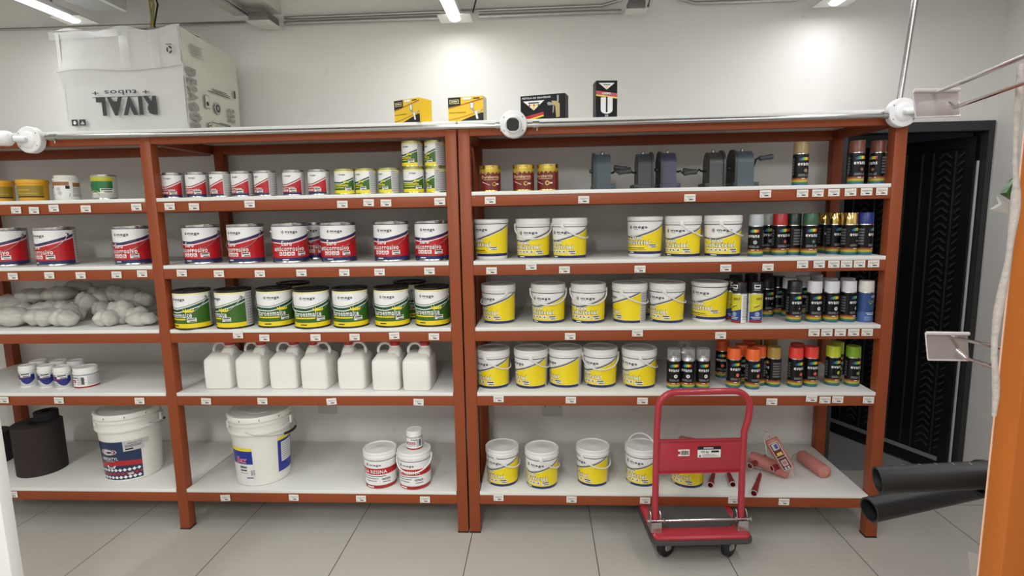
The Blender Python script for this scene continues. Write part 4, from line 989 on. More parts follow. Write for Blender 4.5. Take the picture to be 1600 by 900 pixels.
# ================================================================== ON TOP OF THE RACKS
ZT = ZL[0]
CARD = M('worn_white_cardboard', (.66, .66, .65), .6, var=.22, scale=5, bump=.35)
CARD2 = M('cream_cardboard', (.62, .62, .53), .6, var=.15, scale=5, bump=.25)
CX0, CX1, CY0, CY1, CH = -1.845, -1.262, .035, .50, .455
root = tag(empty('carton', (CX0, CY0, ZT)), 'large worn white carton with upside-down black lettering on top of the rack', 'carton')
b = B(); nx, nz, ny = 16, 12, 12
def cz(x, z, y): return z*(1-.045*(y/(CY1-CY0)))*(1+.0*x)
def dent(x, z): return .010*noise.noise(Vector((x*6, z*6, 1)))+.006*noise.noise(Vector((x*16, z*3, 4)))
W_, D_ = CX1-CX0, CY1-CY0
def fx(x, z):   # left edge leans outward towards the top
    return x - (1-x/W_)*.018*(z/CH)
front = [(fx(W_*i/nx, CH*j/nz), (dent(W_*i/nx, CH*j/nz)-.012*math.exp(-((CH*j/nz-.27)/.02)**2))*(1 if 0 < j else 0), CH*j/nz+(0 if j < nz else .012*math.sin(i*.9))) for j in range(nz+1) for i in range(nx+1)]
fs = [(j*(nx+1)+i, j*(nx+1)+i+1, (j+1)*(nx+1)+i+1, (j+1)*(nx+1)+i) for j in range(nz) for i in range(nx)]
b.add(front, fs, CARD); b.add([(x, y+.004, z) for x, y, z in front], [tuple(reversed(f)) for f in fs], CARD)
side = [(W_-.001+.35*dent(D_*i/ny, CH*j/nz), D_*i/ny, cz(0, CH*j/nz, D_*i/ny)) for j in range(nz+1) for i in range(ny+1)]
fs2 = [(j*(ny+1)+i, j*(ny+1)+i+1, (j+1)*(ny+1)+i+1, (j+1)*(ny+1)+i) for j in range(nz) for i in range(ny)]
b.add(side, fs2, CARD2); b.add([(x-.004, y, z) for x, y, z in side], [tuple(reversed(f)) for f in fs2], CARD2)
b.box(0, .004, 0, D_, 0, CH*.97, CARD); b.box(0, W_-.004, D_-.004, D_, 0, CH*.95, CARD2); b.box(0, W_-.004, .004, D_-.004, 0, .004, CARD)
b.build('carton_walls', root, smooth=50, fix=False)
b = B(); b.loft([[(-.05, -.004, CH-.002), (W_, -.004, CH-.002), (W_, .004, CH-.002), (-.05, .004, CH-.002)], [(-.05, .16, CH+.008), (W_, .16, CH+.004), (W_, .164, CH), (-.05, .164, CH+.004)]], CARD); b.build('flap', root, smooth=0)
# prints, laid a hair in front of the face
TP = Matrix.Translation((0, -.0145, 0))
f = Flat(TP); PRN = M('carton_ink', (.03, .03, .032), .6)
def updown(txt, x0, x1, z, h, mat, bold): # upside-down word: x0 right end, reads right to left when seen upright
    vs, fs_ = glyphs(txt, bold); a0 = min(v[0] for v in vs); a1 = max(v[0] for v in vs)
    f.add([f.P(x1-(x1-x0)*(v[0]-a0)/(a1-a0), z-v[1]*h/.72, 2) for v in vs], [tuple(f_) for f_ in fs_], mat)
updown('RIVAL', .160, .450, .146, .074, PRN, .17)
updown('+ tubos +', .145, .420, .182, .022, PRN, .03); f.rect(.145, .425, .151, .1535, PRN, 1)
f.rect(.030, .060, .028, .056, PRN, 1); f.rect(.068, .098, .028, .056, PRN, 1)
f.poly([(.040, .050), (.050, .050), (.050, .042), (.055, .042), (.045, .032), (.035, .042), (.040, .042)], LABW, 2); f.poly([(.073, .034), (.093, .034), (.083, .050)], LABG, 2)
for k in range(3):
    a = 2*PI*k/3+.3; f.poly([(.535+.014*math.cos(a+t), .352+.017*math.sin(a+t)) for t in (0, .5, 1.0, 1.5)]+[(.535+.007*math.cos(a+t), .352+.009*math.sin(a+t)) for t in (1.5, 1.0, .5, 0)], PRN, 2)
f.rect(.520, .548, .374, .377, PRN, 1)
f.build('front_print', root, smooth=0, fix=False)
# tape strips and creases
b = B(); TAPE = M('packing_tape', (.72, .73, .74), .15, spec=.8, alpha=.3)
for x in (.30, .44): b.add([(x, -.016, .275), (x+.045, -.016, .275), (x+.045, -.016, CH-.01), (x, -.016, CH-.01)], [(0, 1, 2, 3)], TAPE)
b.add([(-.03, -.016, CH-.045), (W_*.55, -.016, CH-.035), (W_*.55, -.016, CH-.005), (-.03, -.016, CH-.012)], [(0, 1, 2, 3)], TAPE); b.build('tape', root, smooth=0)
b = B(); CR = M('cardboard_crease', (.42, .41, .38), .7)
pts = [(fx(0, .27)+.0, -.018, .268)]+[(W_*i/10, -.017-.002*math.sin(i), .272+.006*math.sin(i*.8)) for i in range(1, 10)]+[(W_, -.015, .285)]
b.tube(pts, .0016, CR, 5); b.tube([(W_-.001, -.010, .30), (W_+.001, -.012, .36), (W_-.004, -.012, CH)], .0014, CR, 5); b.build('crease', root)
# side face print, local frame: a along +Y
TS = Matrix.Translation((W_+.0095, 0, 0)) @ Matrix.Rotation(PI/2, 4, 'Z')
s = Flat(TS)
GI = M('carton_grey_ink', (.26, .26, .25), .6)
vs, fs_ = glyphs('DESAGÜE', .14, 0); a0 = min(v[0] for v in vs); a1 = max(v[0] for v in vs)
s.add([s.P(.012+v[1]*.062/.72, .285-(.275)*(v[0]-a0)/(a1-a0), 2) for v in vs], fs_, GI)
s.disc(.235, .135, .030, GI, 1, 8); s.disc(.235, .135, .025, CARD2, 2, 8); s.disc(.235, .135, .020, PRN, 3, 20); s.disc(.235, .135, .011, GI, 4)
s.rect(.130, .165, .120, .185, GI, 1); s.rect(.134, .161, .125, .18, CARD2, 2); s.disc(.148, .142, .011, PRN, 3)
for a0_, a1_, z in ((.16, .36, .205), (.20, .33, .222), (.20, .36, .214), (.17, .38, .058), (.24, .34, .064)):
    s.bands(a0_, a1_, [lambda a, z=z: z, lambda a, z=z: z+.0035], [PRN], lay=1)
for i in range(2):
    for j in range(3): s.rect(.33+i*.035, .355+i*.035, .085+j*.025, .103+j*.025, GI, 1)
s.disc(.155, .040, .016, PRN, 1); s.disc(.155, .040, .012, CARD2, 2); s.rect(.146, .164, .037, .043, PRN, 3)
for i in range(5): s.disc(.21+i*.028, .045-.002*i, .0032, PRN, 1, 8)
s.rect(.21, .245, .022, .030, PRN, 1); s.rect(.05, .15, .345, .348, GI, 1)
for i in range(5): s.rect(.05, .14, .355+i*.009, .359+i*.009, GI, 1)
s.rect(.40, .415, .215, .255, PRN, 1)
s.build('side_print', root, smooth=0, fix=False)
# small boxes
def small_box(x, Yc, wd, dp, hh, rz, label, name, paint, mat, group=None):
    p = at(x, 185, Y=Yc)
    root = tag(empty(name, (p.x, Yc, ZT), math.radians(rz)), label, 'box', group)
    b = B(); b.box(-wd/2, wd/2, -dp/2, dp/2, 0, hh, mat, bev=.0008); b.build('box_body', root, smooth=0)
    f = Flat(Matrix.Translation((-wd/2, -dp/2, 0))); paint(f, wd, hh); f.build('front_print', root, smooth=0, fix=False)
YB = M('box_yellow', (.78, .50, .02), .4); CRM = M('box_cream', (.70, .68, .55), .5)
def yellow(f, wd, hh):
    g = lambda lo, am: (lambda a: hh*(lo+am*math.sin((a/wd-.45)*PI)*.5+am*.35*(a/wd)))
    f.rect(0, wd, 0, hh, YB, 0); f.bands(0, wd, [0, lambda a: max(0.0005, min(hh*.34, hh*(-.12+.5*(a/wd))))], [INK], step=wd/20, lay=1)
    f.bands(0, wd, [lambda a: hh*(.10+.35*(a/wd)**1.5), lambda a: hh*(.12+.35*(a/wd)**1.5)], [DRED], step=wd/20, lay=2)
    f.bands(0, wd*.36, [lambda a: hh*(.60+.25*(a/wd)), hh*.99], [INK], step=wd/20, lay=1)
    f.bands(0, wd, [lambda a: hh*(.55+.32*(a/wd)), lambda a: hh*(.575+.33*(a/wd))], [DRED], step=wd/20, lay=2)
    f.rect(wd*.05, wd*.31, hh*.74, hh*.90, PYEL, 2); f.rect(wd*.065, wd*.295, hh*.76, hh*.88, INK, 3); f.rect(wd*.09, wd*.27, hh*.80, hh*.84, PYEL, 4)
    f.rect(wd*.42, wd*.66, hh*.88, hh*.97, LABW, 2); f.rect(wd*.72, wd*.9, hh*.90, hh*.94, INK, 2); f.text('PISTOLA DE GRAVEDAD', wd*.03, wd*.5, hh*.36, hh*.05, INK, 2, .04)
    f.rect(wd*.63, wd*.73, hh*.50, hh*.76, INKG, 3); f.rect(wd*.645, wd*.715, hh*.54, hh*.74, LABW, 4); f.poly([(wd*.66, hh*.50), (wd*.70, hh*.50), (wd*.80, hh*.36), (wd*.74, hh*.36)], INKG, 3)
    f.poly([(wd*.72, hh*.38), (wd*.92, hh*.46), (wd*.92, hh*.40), (wd*.76, hh*.33)], LABG, 4); f.poly([(wd*.76, hh*.40), (wd*.82, hh*.40), (wd*.86, hh*.10), (wd*.80, hh*.10)], LABW, 5)
YBG = 'yellow spray gun boxes on top of the left rack'
small_box(646, .06, .150, .085, .105, -28, 'yellow and black spray gun box turned at an angle, left of the two', 'tool_box_carton', yellow, YB, YBG)
small_box(731, .06, .165, .06, .110, -9, 'yellow and black spray gun box with torn pale right end, right of the two', 'tool_box_carton', yellow, CRM, YBG)
BB_ = M('box_black', (.006, .006, .008), .45, spec=.2)
def gunbox(f, wd, hh):
    f.rect(0, wd, 0, hh, BB_, 0); f.text('PISTOLA DE GRAVEDAD', wd*.04, wd*.68, hh*.86, hh*.07, LABW, 2, .05)
    f.poly([(wd*.06, hh*.78), (wd*.54, hh*.78), (wd*.30, hh*.40)], LABW, 1); f.rect(wd*.18, wd*.42, hh*.67, hh*.72, INK, 2)
    for k, c in enumerate((DRED, YEL, RED, YEL, GRN)): f.rect(wd*(.19+.05*k), wd*(.225+.05*k), hh*.56, hh*.64, c, 2)
    f.poly([(wd*.26, hh*.54), (wd*.34, hh*.54), (wd*.30, hh*.42)], YEL, 2)
    f.poly([(wd*.04, hh*.14), (wd*.52, hh*.32), (wd*.52, hh*.20), (wd*.10, hh*.02)], RED, 1); f.poly([(wd*.10, hh*.02), (wd*.52, hh*.20), (wd*.52, hh*.14), (wd*.20, hh*.0)], YEL, 1)
    G_ = M('gun_bronze', (.36, .27, .12), .35, .5)
    f.poly([(wd*.60, hh*.66), (wd*.64, hh*.70), (wd*.74, hh*.64), (wd*.76, hh*.56), (wd*.62, hh*.56)], INKG, 2); f.poly([(wd*.70, hh*.74), (wd*.82, hh*.70), (wd*.88, hh*.60), (wd*.88, hh*.08), (wd*.80, hh*.06), (wd*.78, hh*.52), (wd*.72, hh*.60)], G_, 3)
    f.poly([(wd*.73, hh*.54), (wd*.755, hh*.54), (wd*.745, hh*.26), (wd*.72, hh*.24)], INKG, 3); f.rect(wd*.82, wd*.86, hh*.68, hh*.94, INKG, 2)
small_box(851, .06, .205, .07, .108, -14, 'black spray gun box with red and yellow stripe beside the middle camera', 'tool_box_carton', gunbox, BB_)
def cupbox(f, wd, hh):
    f.rect(0, wd, 0, hh, BB_, 0); f.poly([(wd*.12, hh*.94), (wd*.88, hh*.94), (wd*.5, hh*.76)], LABW, 1); f.rect(wd*.34, wd*.66, hh*.88, hh*.90, INK, 2); f.poly([(wd*.42, hh*.85), (wd*.58, hh*.85), (wd*.5, hh*.78)], YEL, 2)
    f.poly([(0, hh*.74), (wd, hh*.66), (wd, hh*.56), (0, hh*.64)], RED, 1); f.poly([(0, hh*.64), (wd, hh*.56), (wd, hh*.52), (0, hh*.60)], YEL, 1); f.text('600ML', wd*.28, wd*.72, hh*.635, hh*.055, LABW, 3, .06)
    f.poly([(wd*.22, hh*.56), (wd*.78, hh*.56)]+[(wd*.5+wd*.28*math.cos(-t*PI/8), hh*.22+hh*.10*math.sin(-t*PI/8)) for t in range(9)], LABW, 2)
    f.rect(wd*.46, wd*.54, hh*.16, hh*.58, INK, 3); f.rect(wd*.42, wd*.58, hh*.04, hh*.10, INKG, 2)
small_box(945, .07, .095, .07, .162, 6, 'tall narrow black box with a white cup picture, upright', 'tool_box_carton', cupbox, BB_)

# ================================================================== CONDUIT AND CAMERAS ON THE RACK FRONT
WHT = M('camera_white', (.74, .74, .74), .35); LENS = M('lens_glass', (.004, .004, .005), .08, spec=.8)
pz = 1.951; PYc = -.030
b = B(); b.tube([(-1.905, PYc, pz), (1.835, PYc, pz-.001)], .0115, GALV, 14)
for x in (-1.885, .175, .335, 1.82): b.lathe([(.0155, 0), (.0155, .03)], GALV, 16, T=Matrix.Translation((x, PYc, pz)) @ Matrix.Rotation(PI/2, 4, 'Y')); b.lathe([(.003, 0), (.003, .012)], GALV, 8, T=Matrix.Translation((x+.02, PYc, pz-.026)))
tag(b.build('conduit_pipe'), 'long galvanised conduit along the top front edge of both racks', 'conduit')
b = B(); q = at(1430, 0, Y=PYc); kx = (q.x-1.886)/(q.z-2.0)
b.tube([(1.886, PYc, 2.00), (q.x, PYc, q.z), (1.886+kx*(CZ-2.0), PYc, CZ)], .0115, GALV, 14)
tag(b.build('conduit_pipe'), 'vertical galvanised conduit rising from the right camera to the ceiling', 'conduit')
def cctv(x, z, name_label, aim, tiltz):
    root = tag(empty('security_camera', (x, PYc, z)), name_label, 'security camera', 'white bullet cameras on the rack-top conduit')
    RB = Matrix.Rotation(PI/2, 4, 'X')   # +z of the lathe -> -Y
    b = B(); b.lathe([(.060, -.018), (.060, .010), (.057, .014), (.040, .016), (.036, .020), (.022, .024)], WHT, 40, T=Matrix.Translation((0, -.002, 0)) @ RB)
    for a in (35, 145, 215, 325): b.lathe([(.004, 0), (.004, .0005)], INK, 10, T=Matrix.Translation((.048*math.cos(math.radians(a)), -.0165, .048*math.sin(math.radians(a)))) @ RB)
    b.build('camera_base', root)
    aim = Vector(aim).normalized(); T = Matrix.Translation((0, -.040, 0)) @ Vector((0, 0, 1)).rotation_difference(aim).to_matrix().to_4x4()
    b = B(); b.tube([(0, -.018, 0), (0, -.034, 0), Vector((0, -.040, 0))+aim*.04], .014, WHT, 14); b.build('arm', root)
    L0, L1 = (.045, .175) if abs(aim.x) > .5 else (.012, .062)
    b = B(); b.lathe([(.020, L0-.01), (.031, L0), (.034, L0+.01), (.034, L1), (.032, L1+.003), (.029, L1+.003), (.029, L1-.004), (.001, L1-.004)], WHT, 32, T=T, cap1=False); b.build('camera_body', root)
    b = B(); pts = rrect(.0255, .0255, .014, L1-.0035); b.loft([pts, [(p[0], p[1], p[2]+.002) for p in pts]], LENS, T=T); b.build('lens_window', root)
p = at(802, 192, Y=-.05)
cctv(.2515, 1.955, 'white bullet camera facing the viewer at the middle of the racks', (.03, -1, -.26), 0)
p = at(42, 218, Y=-.05); cctv(p.x, p.z, 'white bullet camera at the left end of the conduit, pointing left', (-1, -.42, .02), 0)
p = at(1413, 175, Y=-.05); cctv(p.x, p.z, 'white bullet camera at the right end of the conduit, pointing right', (1, -.10, .06), 0)

# ================================================================== CEILING SERVICES
b = B(); b.tube([(-2.9, .572, 2.632), (-1.16, .572, 2.622)], .007, GALV, 10); tag(b.build('ceiling_conduit'), 'thin wall conduit running left from the beam box', 'conduit')
b = B(); b.tube([(-1.01, .575, 2.637), (.70, .575, 2.640), (.80, .56, 2.66), (.86, .53, 2.72), (.88, .52, CZ)], .009, GALV, 10); tag(b.build('ceiling_conduit'), 'upper wall conduit between the beam box and the right junction box', 'conduit')
b = B(); b.tube([(-1.01, .570, 2.607), (-.16, .570, 2.607)], .0115, GALV, 12); tag(b.build('ceiling_conduit'), 'lower wall conduit left of the middle lamp', 'conduit')
b = B(); b.tube([(.05, .570, 2.607), (.80, .570, 2.605)], .0115, GALV, 12); tag(b.build('ceiling_conduit'), 'lower wall conduit right of the middle lamp', 'conduit')
b = B(); b.tube([(1.05, .56, CZ), (1.06, .56, 2.72), (1.10, .565, 2.655), (1.18, .57, 2.632), (1.70, .57, 2.632)], .0105, GALV, 12); tag(b.build('ceiling_conduit'), 'curved wall conduit leading to the right lamp', 'conduit')
b = B(); b.tube([(-1.335, -3.0, 2.70), (-1.24, -.2, 2.65), (-1.165, .52, 2.63)], .010, GALV, 10); tag(b.build('ceiling_conduit'), 'conduit along the left side of the ceiling beam', 'conduit')
b = B(); b.tube([(-1.22, -.2, 2.655), (-1.145, .50, 2.635)], .010, GALV, 10); tag(b.build('ceiling_conduit'), 'second conduit beside the one along the ceiling beam', 'conduit')
b = B(); b.tube([(.93, .50, 2.60), (.96, .40, 2.72), (1.0, .25, CZ)], .009, GALV, 10); tag(b.build('ceiling_conduit'), 'slanting conduit rising from the right junction box', 'conduit')
def jbox(x, y, z, label, wd=.13, dp=.16):
    root = tag(empty('junction_box', (x, y, z)), label, 'junction box', 'metal junction boxes near the ceiling')
    b = B(); b.box(-wd/2+.012, wd/2-.012, -dp/2+.012, dp/2-.012, .003, .05, M('box_zinc', (.22, .22, .21), .45, .7), bev=.004); b.build('box_body', root)
    b = B(); b.box(-wd/2, wd/2, -dp/2, dp/2, 0, .003, M('cover_plate', (.62, .62, .58), .5), bev=.001)
    for sx, sy in ((-.03, .045), (.03, -.045)): b.lathe([(.003, -.0008), (.003, .0)], INK, 8, T=Matrix.Translation((sx, sy, 0)))
    b.build('cover_plate', root)
jbox(-1.085, .49, 2.575, 'junction box with pale cover plate under the ceiling beam', .13, .15)
jbox(.865, .50, 2.575, 'junction box with pale cover plate between the middle and right lamps', .11, .10)
FIX = M('lamp_housing', (.70, .70, .70), .4)
def lamp(x, y1, label, z=2.575, length=1.2, wide=.062, watts=None):
    root = tag(empty('ceiling_lamp', (x, y1, z)), label, 'ceiling lamp', 'white linear batten lamps')
    b = B(); b.box(-wide/2-.004, wide/2+.004, -length, 0, .018, .045, FIX, bev=.004); b.build('housing', root)
    b = B(); hw = wide/2
    ring = lambda y: [(hw*math.cos(PI+PI*i/10), y, .018+.018*math.sin(PI+PI*i/10)) for i in range(11)]
    b.loft([ring(-length+.008), ring(-.008)], M('lamp_diffuser', (1, 1, 1), .5, emit=TUBE_E)); b.build('diffuser', root)
    b = B(); b.box(-wide/2-.05, wide/2+.055, -.075, .045, .012, .017, M('cover_plate')); b.build('mount_plate', root)
    for yy in (-.15, -length+.15):
        b = B(); b.tube([(0, yy, .04), (0, yy, CZ-z)], .006, GALV, 8); b.build('suspension_rod', root)
    ld = bpy.data.lights.new('lamp_light', 'AREA'); ld.shape = 'RECTANGLE'; ld.size = wide; ld.size_y = length-.02; ld.energy = watts or TUBE_W; ld.color = (.97, 1.0, .97) if x < 1 else (.96, .97, 1.0)
    lo = bpy.data.objects.new('lamp_light', ld); COL.objects.link(lo); lo.parent = root; lo.location = (0, -length/2, -.003)
    return root
lamp(-2.075, .44, 'batten lamp at the left above the carton', z=2.60)
lamp(-.062, .46, 'batten lamp in the middle above the gap between the racks', z=2.545)
lamp(1.83, .46, 'batten lamp at the right, mostly above the photo edge', z=2.555)
for x, t in ((-2.075, 'left'), (-.062, 'middle'), (1.83, 'right')):
    for k, y in enumerate((-1.15, -2.9)):
        lamp(x, y, 'batten lamp in the %s row, %s behind the wall lamp' % (t, ('next', 'furthest')[k]), z=2.60, watts=ROOM_W[k])
# tray beside the left lamp, with yellow wires
b = B(); b.box(-1.99, -1.80, -1.6, .42, 2.655, 2.70, M('tray_grey', (.42, .42, .42), .5), bev=.002); b.box(-1.80, -1.775, -1.6, .42, 2.645, 2.70, FIX); tag(b.build('cable_tray'), 'grey cable tray with lit edge painted pale above the carton', 'cable tray')  # white strip puts the tray's brightly lit edge into the colour
root = tag(empty('wire_bundle', (-1.70, .5, 2.70)), 'bundle of yellow and dark wires hanging beside the cable tray', 'wires')
for k, (mt, dx) in enumerate(((M('wire_yellow', (.42, .38, .08), .5), 0), (M('wire_yellow'), .012), (MBLACK, .024), (M('wire_grey', (.3, .3, .3), .5), -.012))):
    b = B(); b.tube([(dx-.03, .0, .24), (dx-.01, .0, .10), (dx+.0+.01*k, -.01, 0), (dx*.6, -.01, -.10), (dx*.6, 0, -.25)], .0045, mt, 8); b.build('wire', root)
b = B(); b.tube([(-.015, .45, CZ), (.03, .47, 2.80), (.055, .50, 2.70), (.03, .53, 2.64), (.02, .55, 2.62)], .004, MBLACK, 8); tag(b.build('lamp_cable'), 'thin black cable hanging beside the middle lamp', 'cable')
for x, y, t in ((863, 641, 'blank grey wall plate under the fourth shelf of the right rack'), (512, 637, 'blank grey wall plate under the fourth shelf of the left rack')):
    p = at(x, y, Y=WY); b = B(); b.box(p.x-.057, p.x+.057, WY-.008, WY-.0002, p.z-.035, p.z+.035, M('wall_plate', (.55, .55, .54), .5), bev=.002)
    for s_ in (-.042, .042): b.lathe([(.0035, 0), (.0035, .001)], INK, 8, T=Matrix.Translation((p.x+s_, WY-.008, p.z+.025)) @ Matrix.Rotation(PI/2, 4, 'X'))
    tag(b.build('wall_plate'), t, 'wall plate', 'blank wall plates')

# ================================================================== PLATFORM TROLLEY
TR = M('trolley_red', (.42, .028, .045), .33, spec=.5, var=.15, scale=10, coat=.2); RUB = M('rubber_mat', (.085, .085, .083), .7, var=.35, scale=6, bump=.2)
BUMP = M('bumper_rubber', (.06, .055, .055), .55, var=.3); ZN = M('zinc_bracket', (.62, .62, .60), .28, 1.0, var=.2)
root = tag(empty('platform_trolley', (1.063, -.252, 0), math.radians(3.5)), 'red platform trolley with folding handle parked against the right rack', 'platform trolley')
hw, dl, zd = .215, .66, .140
b = B(); b.loft([rrect(hw, dl/2, .03, zd-.022, cy=dl/2), rrect(hw, dl/2, .03, zd+.004, cy=dl/2), rrect(hw-.008, dl/2-.008, .026, zd+.010, cy=dl/2)], TR); b.build('deck', root)
b = B(); b.loft([rrect(hw+.008, dl/2+.008, .036, zd-.024, cy=dl/2), rrect(hw+.009, dl/2+.009, .036, zd-.014, cy=dl/2), rrect(hw+.006, dl/2+.006, .034, zd-.004, cy=dl/2)], BUMP); b.build('bumper', root)
b = B(); c = .035; hx2 = hw-.035; y0, y1 = .075, dl-.05
poly = [(-hx2+c, y0), (hx2-c, y0), (hx2, y0+c), (hx2, y1-c), (hx2-c, y1), (-hx2+c, y1), (-hx2, y1-c), (-hx2, y0+c)]
b.loft([[(x, y, zd+.0095) for x, y in poly], [(x, y, zd+.013) for x, y in poly]], RUB); b.build('deck_mat', root, smooth=0)
# handle
hxx = .195; yh = .072; zb_, zt_ = .160, .785
def hpath():
    L_ = []; rr = .075
    lx = lambda z: -hxx+.004*(z > .6); rx = lambda z: hxx-.008+(0.022*max(0, min(1, (z-.60)/.08)))
    L_ += [(-hxx, yh, zb_), (-hxx, yh, .42), (-hxx+.002, yh, .62)]
    for i in range(9):
        a = PI-PI/2*i/8; L_.append((-hxx+.006+rr+rr*math.cos(a), yh, zt_-rr+rr*math.sin(a)))
    for i in range(9):
        a = PI/2-PI/2*i/8; L_.append((hxx+.016-rr+rr*math.cos(a), yh, zt_-rr+rr*math.sin(a)))
    L_ += [(hxx+.012, yh, .66), (hxx-.004, yh, .60), (hxx-.006, yh, .42), (hxx-.004, yh, zb_)]
    return L_
b = B(); b.tube(hpath(), .0145, TR, 16); b.build('handle', root)
b = B(); pz0, pz1 = .420, .565
b.box(-hxx+.006, hxx-.01, yh-.006, yh+.004, pz0, pz1, TR, bev=.002); b.box(-hxx+.006, hxx-.01, yh-.014, yh+.008, pz0-.004, pz0, TR, bev=.001); b.box(-hxx+.006, hxx-.01, yh-.014, yh+.008, pz1, pz1+.004, TR, bev=.001); pn = b.build('handle_panel', root)
f = Flat(Matrix.Translation((0, yh-.0065, 0)))
f.rect(-.10, -.05, .495, .525, STICK, 0)
f.disc(-.097, .510, .007, RED, 1); 
for k in range(9): f.rect(-.088+k*.0038, -.0862+k*.0038+.0006*(k % 3), .500, .520, INK, 1)
f.rect(-.014, .088, .486, .522, STICK, 0); f.rect(-.014, .088, .522, .538, INK, 0); f.rect(.012, .055, .527, .533, LABG, 1); f.text('150 kg', 0, .034, .508, .010, INK, 1, .05); f.rect(.046, .080, .509, .518, INK, 1); f.poly([(-.008, .490), (.002, .490), (-.003, .500)], INK, 1)
for k in range(3): f.rect(.008, .080-.01*k, .490+k*.005, .492+k*.005, INKG, 1)
f.build('panel_stickers', pn, smooth=0, fix=False)
for s_, x in ((-1, -hxx), (1, hxx-.004)):
    b = B()
    for dx in (-.022, .022):
        prof = [(-.030+yh, zd+.010), (.030+yh, zd+.010), (.034+yh, zd+.030), (.020+yh, zd+.085), (.004+yh, zd+.095), (-.010+yh, zd+.085), (-.030+yh, zd+.030)]
        TT = Matrix(((0, 1, 0, x+dx), (1, 0, 0, 0), (0, 0, 1, 0), (0, 0, 0, 1)))
        b.prism(prof, -.0015, .0015, ZN, T=TT)
    b.box(x-.022, x+.022, yh-.032, yh-.029, zd+.010, zd+.055, ZN); b.box(x-.025, x+.025, yh-.034, yh+.034, zd+.010, zd+.013, ZN)
    b.lathe([(.006, 0), (.006, .001)], ZN, 10, T=Matrix.Translation((x, yh-.032, zd+.03)) @ Matrix.Rotation(PI/2, 4, 'X')); b.build('hinge_bracket', root)
b = B(); b.tube([(-hxx-.040, yh-.018, zd+.058), (hxx+.038, yh-.018, zd+.058)], .0052, CHROME, 12)
for x in (-hxx-.030, -hxx+.032, hxx-.036, hxx+.028): b.lathe([(.010, 0), (.010, .006)], ZN, 8, T=Matrix.Translation((x, yh-.018, zd+.058)) @ Matrix.Rotation(PI/2, 4, 'Y'))
b.build('pivot_rod', root)
for k, (x, y, st) in enumerate(((-.135, .100, 35), (.150, .090, 40), (-.14, .58, 0), (.14, .58, 0))):
    wh = empty('wheel', (x, y, 0), math.radians(st)); wh.parent = root
    b = B(); TT = Matrix.Translation((0, 0, .0505)) @ Matrix.Rotation(PI/2, 4, 'X')
    b.lathe([(.034, -.015), (.0485, -.013), (.0505, -.006), (.0505, .006), (.0485, .013), (.034, .015)], MBLACK, 32, T=TT); b.build('tyre', wh)
    b = B(); b.lathe([(.012, -.016), (.022, -.015), (.022, .015), (.012, .016)], LABG, 20, T=TT)
    for s_ in (-1, 1): b.box(-.014, .014, s_*.019-.001, s_*.019+.001, .036, .110, ZN)
    b.box(-.028, .028, -.030, .030, .110, .1155, ZN); b.build('fork', wh)

# ================================================================== RIGHT FOREGROUND: DISPLAY GONDOLA
ORG = M('gondola_orange', (.40, .105, .008), .5, var=.06, scale=60, bump=.05)
gx = at(1541, 760, Y=-1.76).x
root = tag(empty('display_gondola', (gx, -1.78, 0)), 'orange display gondola end at the right edge of the photo', 'display gondola')
b = B(); b.box(.0, .36, -.02, .018, 0, 2.1, ORG, bev=.002); b.build('side_panel', root)
b = B(); b.box(0, .36, .0182, .0205, 0, 2.1, M('panel_edge_pale', (.75, .45, .32), .5)); b.build('edge_band', root, smooth=0)
b = B(); b.box(.05, 1.6, -.22, -.20, .1, 2.1, M('gondola_back', (.55, .54, .52), .5)); b.box(.05, 1.6, -.24, .0, 0, .1, M('gondola_back')); b.build('back_panel', root)
def hook(px0, px1, tip, low, plate, Yt, label, yn):
    """double display hook: upper price bar wire and lower product wire with upturned tip"""
    c = at(*px0, Y=Yt)
    root = tag(empty('display_hook', tuple(c)), label, 'display hook', 'chrome display hooks on the gondola')
    b = B(); b.tube([Vector(at(*px0, Y=Yt))-c, Vector(at(*px1, Y=yn))-c], .0030, CHROME, 10); b.build('price_bar', root)
    b = B(); b.tube([Vector(at(*tip, Y=Yt-.015))-c, Vector(at(*low[0], Y=Yt-.03))-c, Vector(at(*low[1], Y=yn))-c], .0030, CHROME, 10); b.build('hook_wire', root)
    CLR = M('clear_holder', (.42, .39, .39), .15, alpha=.62, spec=.7)
    q = [Vector(at(x, y, Y=Yt+.004))-c for x, y in plate]
    b = B(); off = Vector((0, .0025, 0)); b.loft([q, [p+off for p in q]], CLR); b.build('price_holder', root, smooth=0)
    b = B()
    b.tube([q[0]-Vector((0, .003, 0)), q[1]-Vector((0, .003, 0))], .0034, M('holder_rim', (.66, .64, .65), .15, alpha=.8), 10); b.tube([q[3]-Vector((0, .001, 0)), q[2]-Vector((0, .001, 0))], .0016, M('holder_rim'), 8); b.tube([q[0], q[3]], .0012, M('holder_rim'), 8); b.build('holder_rim', root)
hook((1460, 146), (1640, 72), (1483, 161), ((1491, 168), (1640, 115)), [(1426, 142), (1497, 141), (1499, 181), (1431, 184)], -1.52, 'upper chrome display hook with empty clear price holder', -1.93)
hook((1486, 526), (1600, 552), (1495, 546), ((1511, 560), (1600, 589)), [(1446, 520), (1512, 521), (1514, 563), (1450, 562)], -1.52, 'lower chrome display hook with empty clear price holder', -1.72)
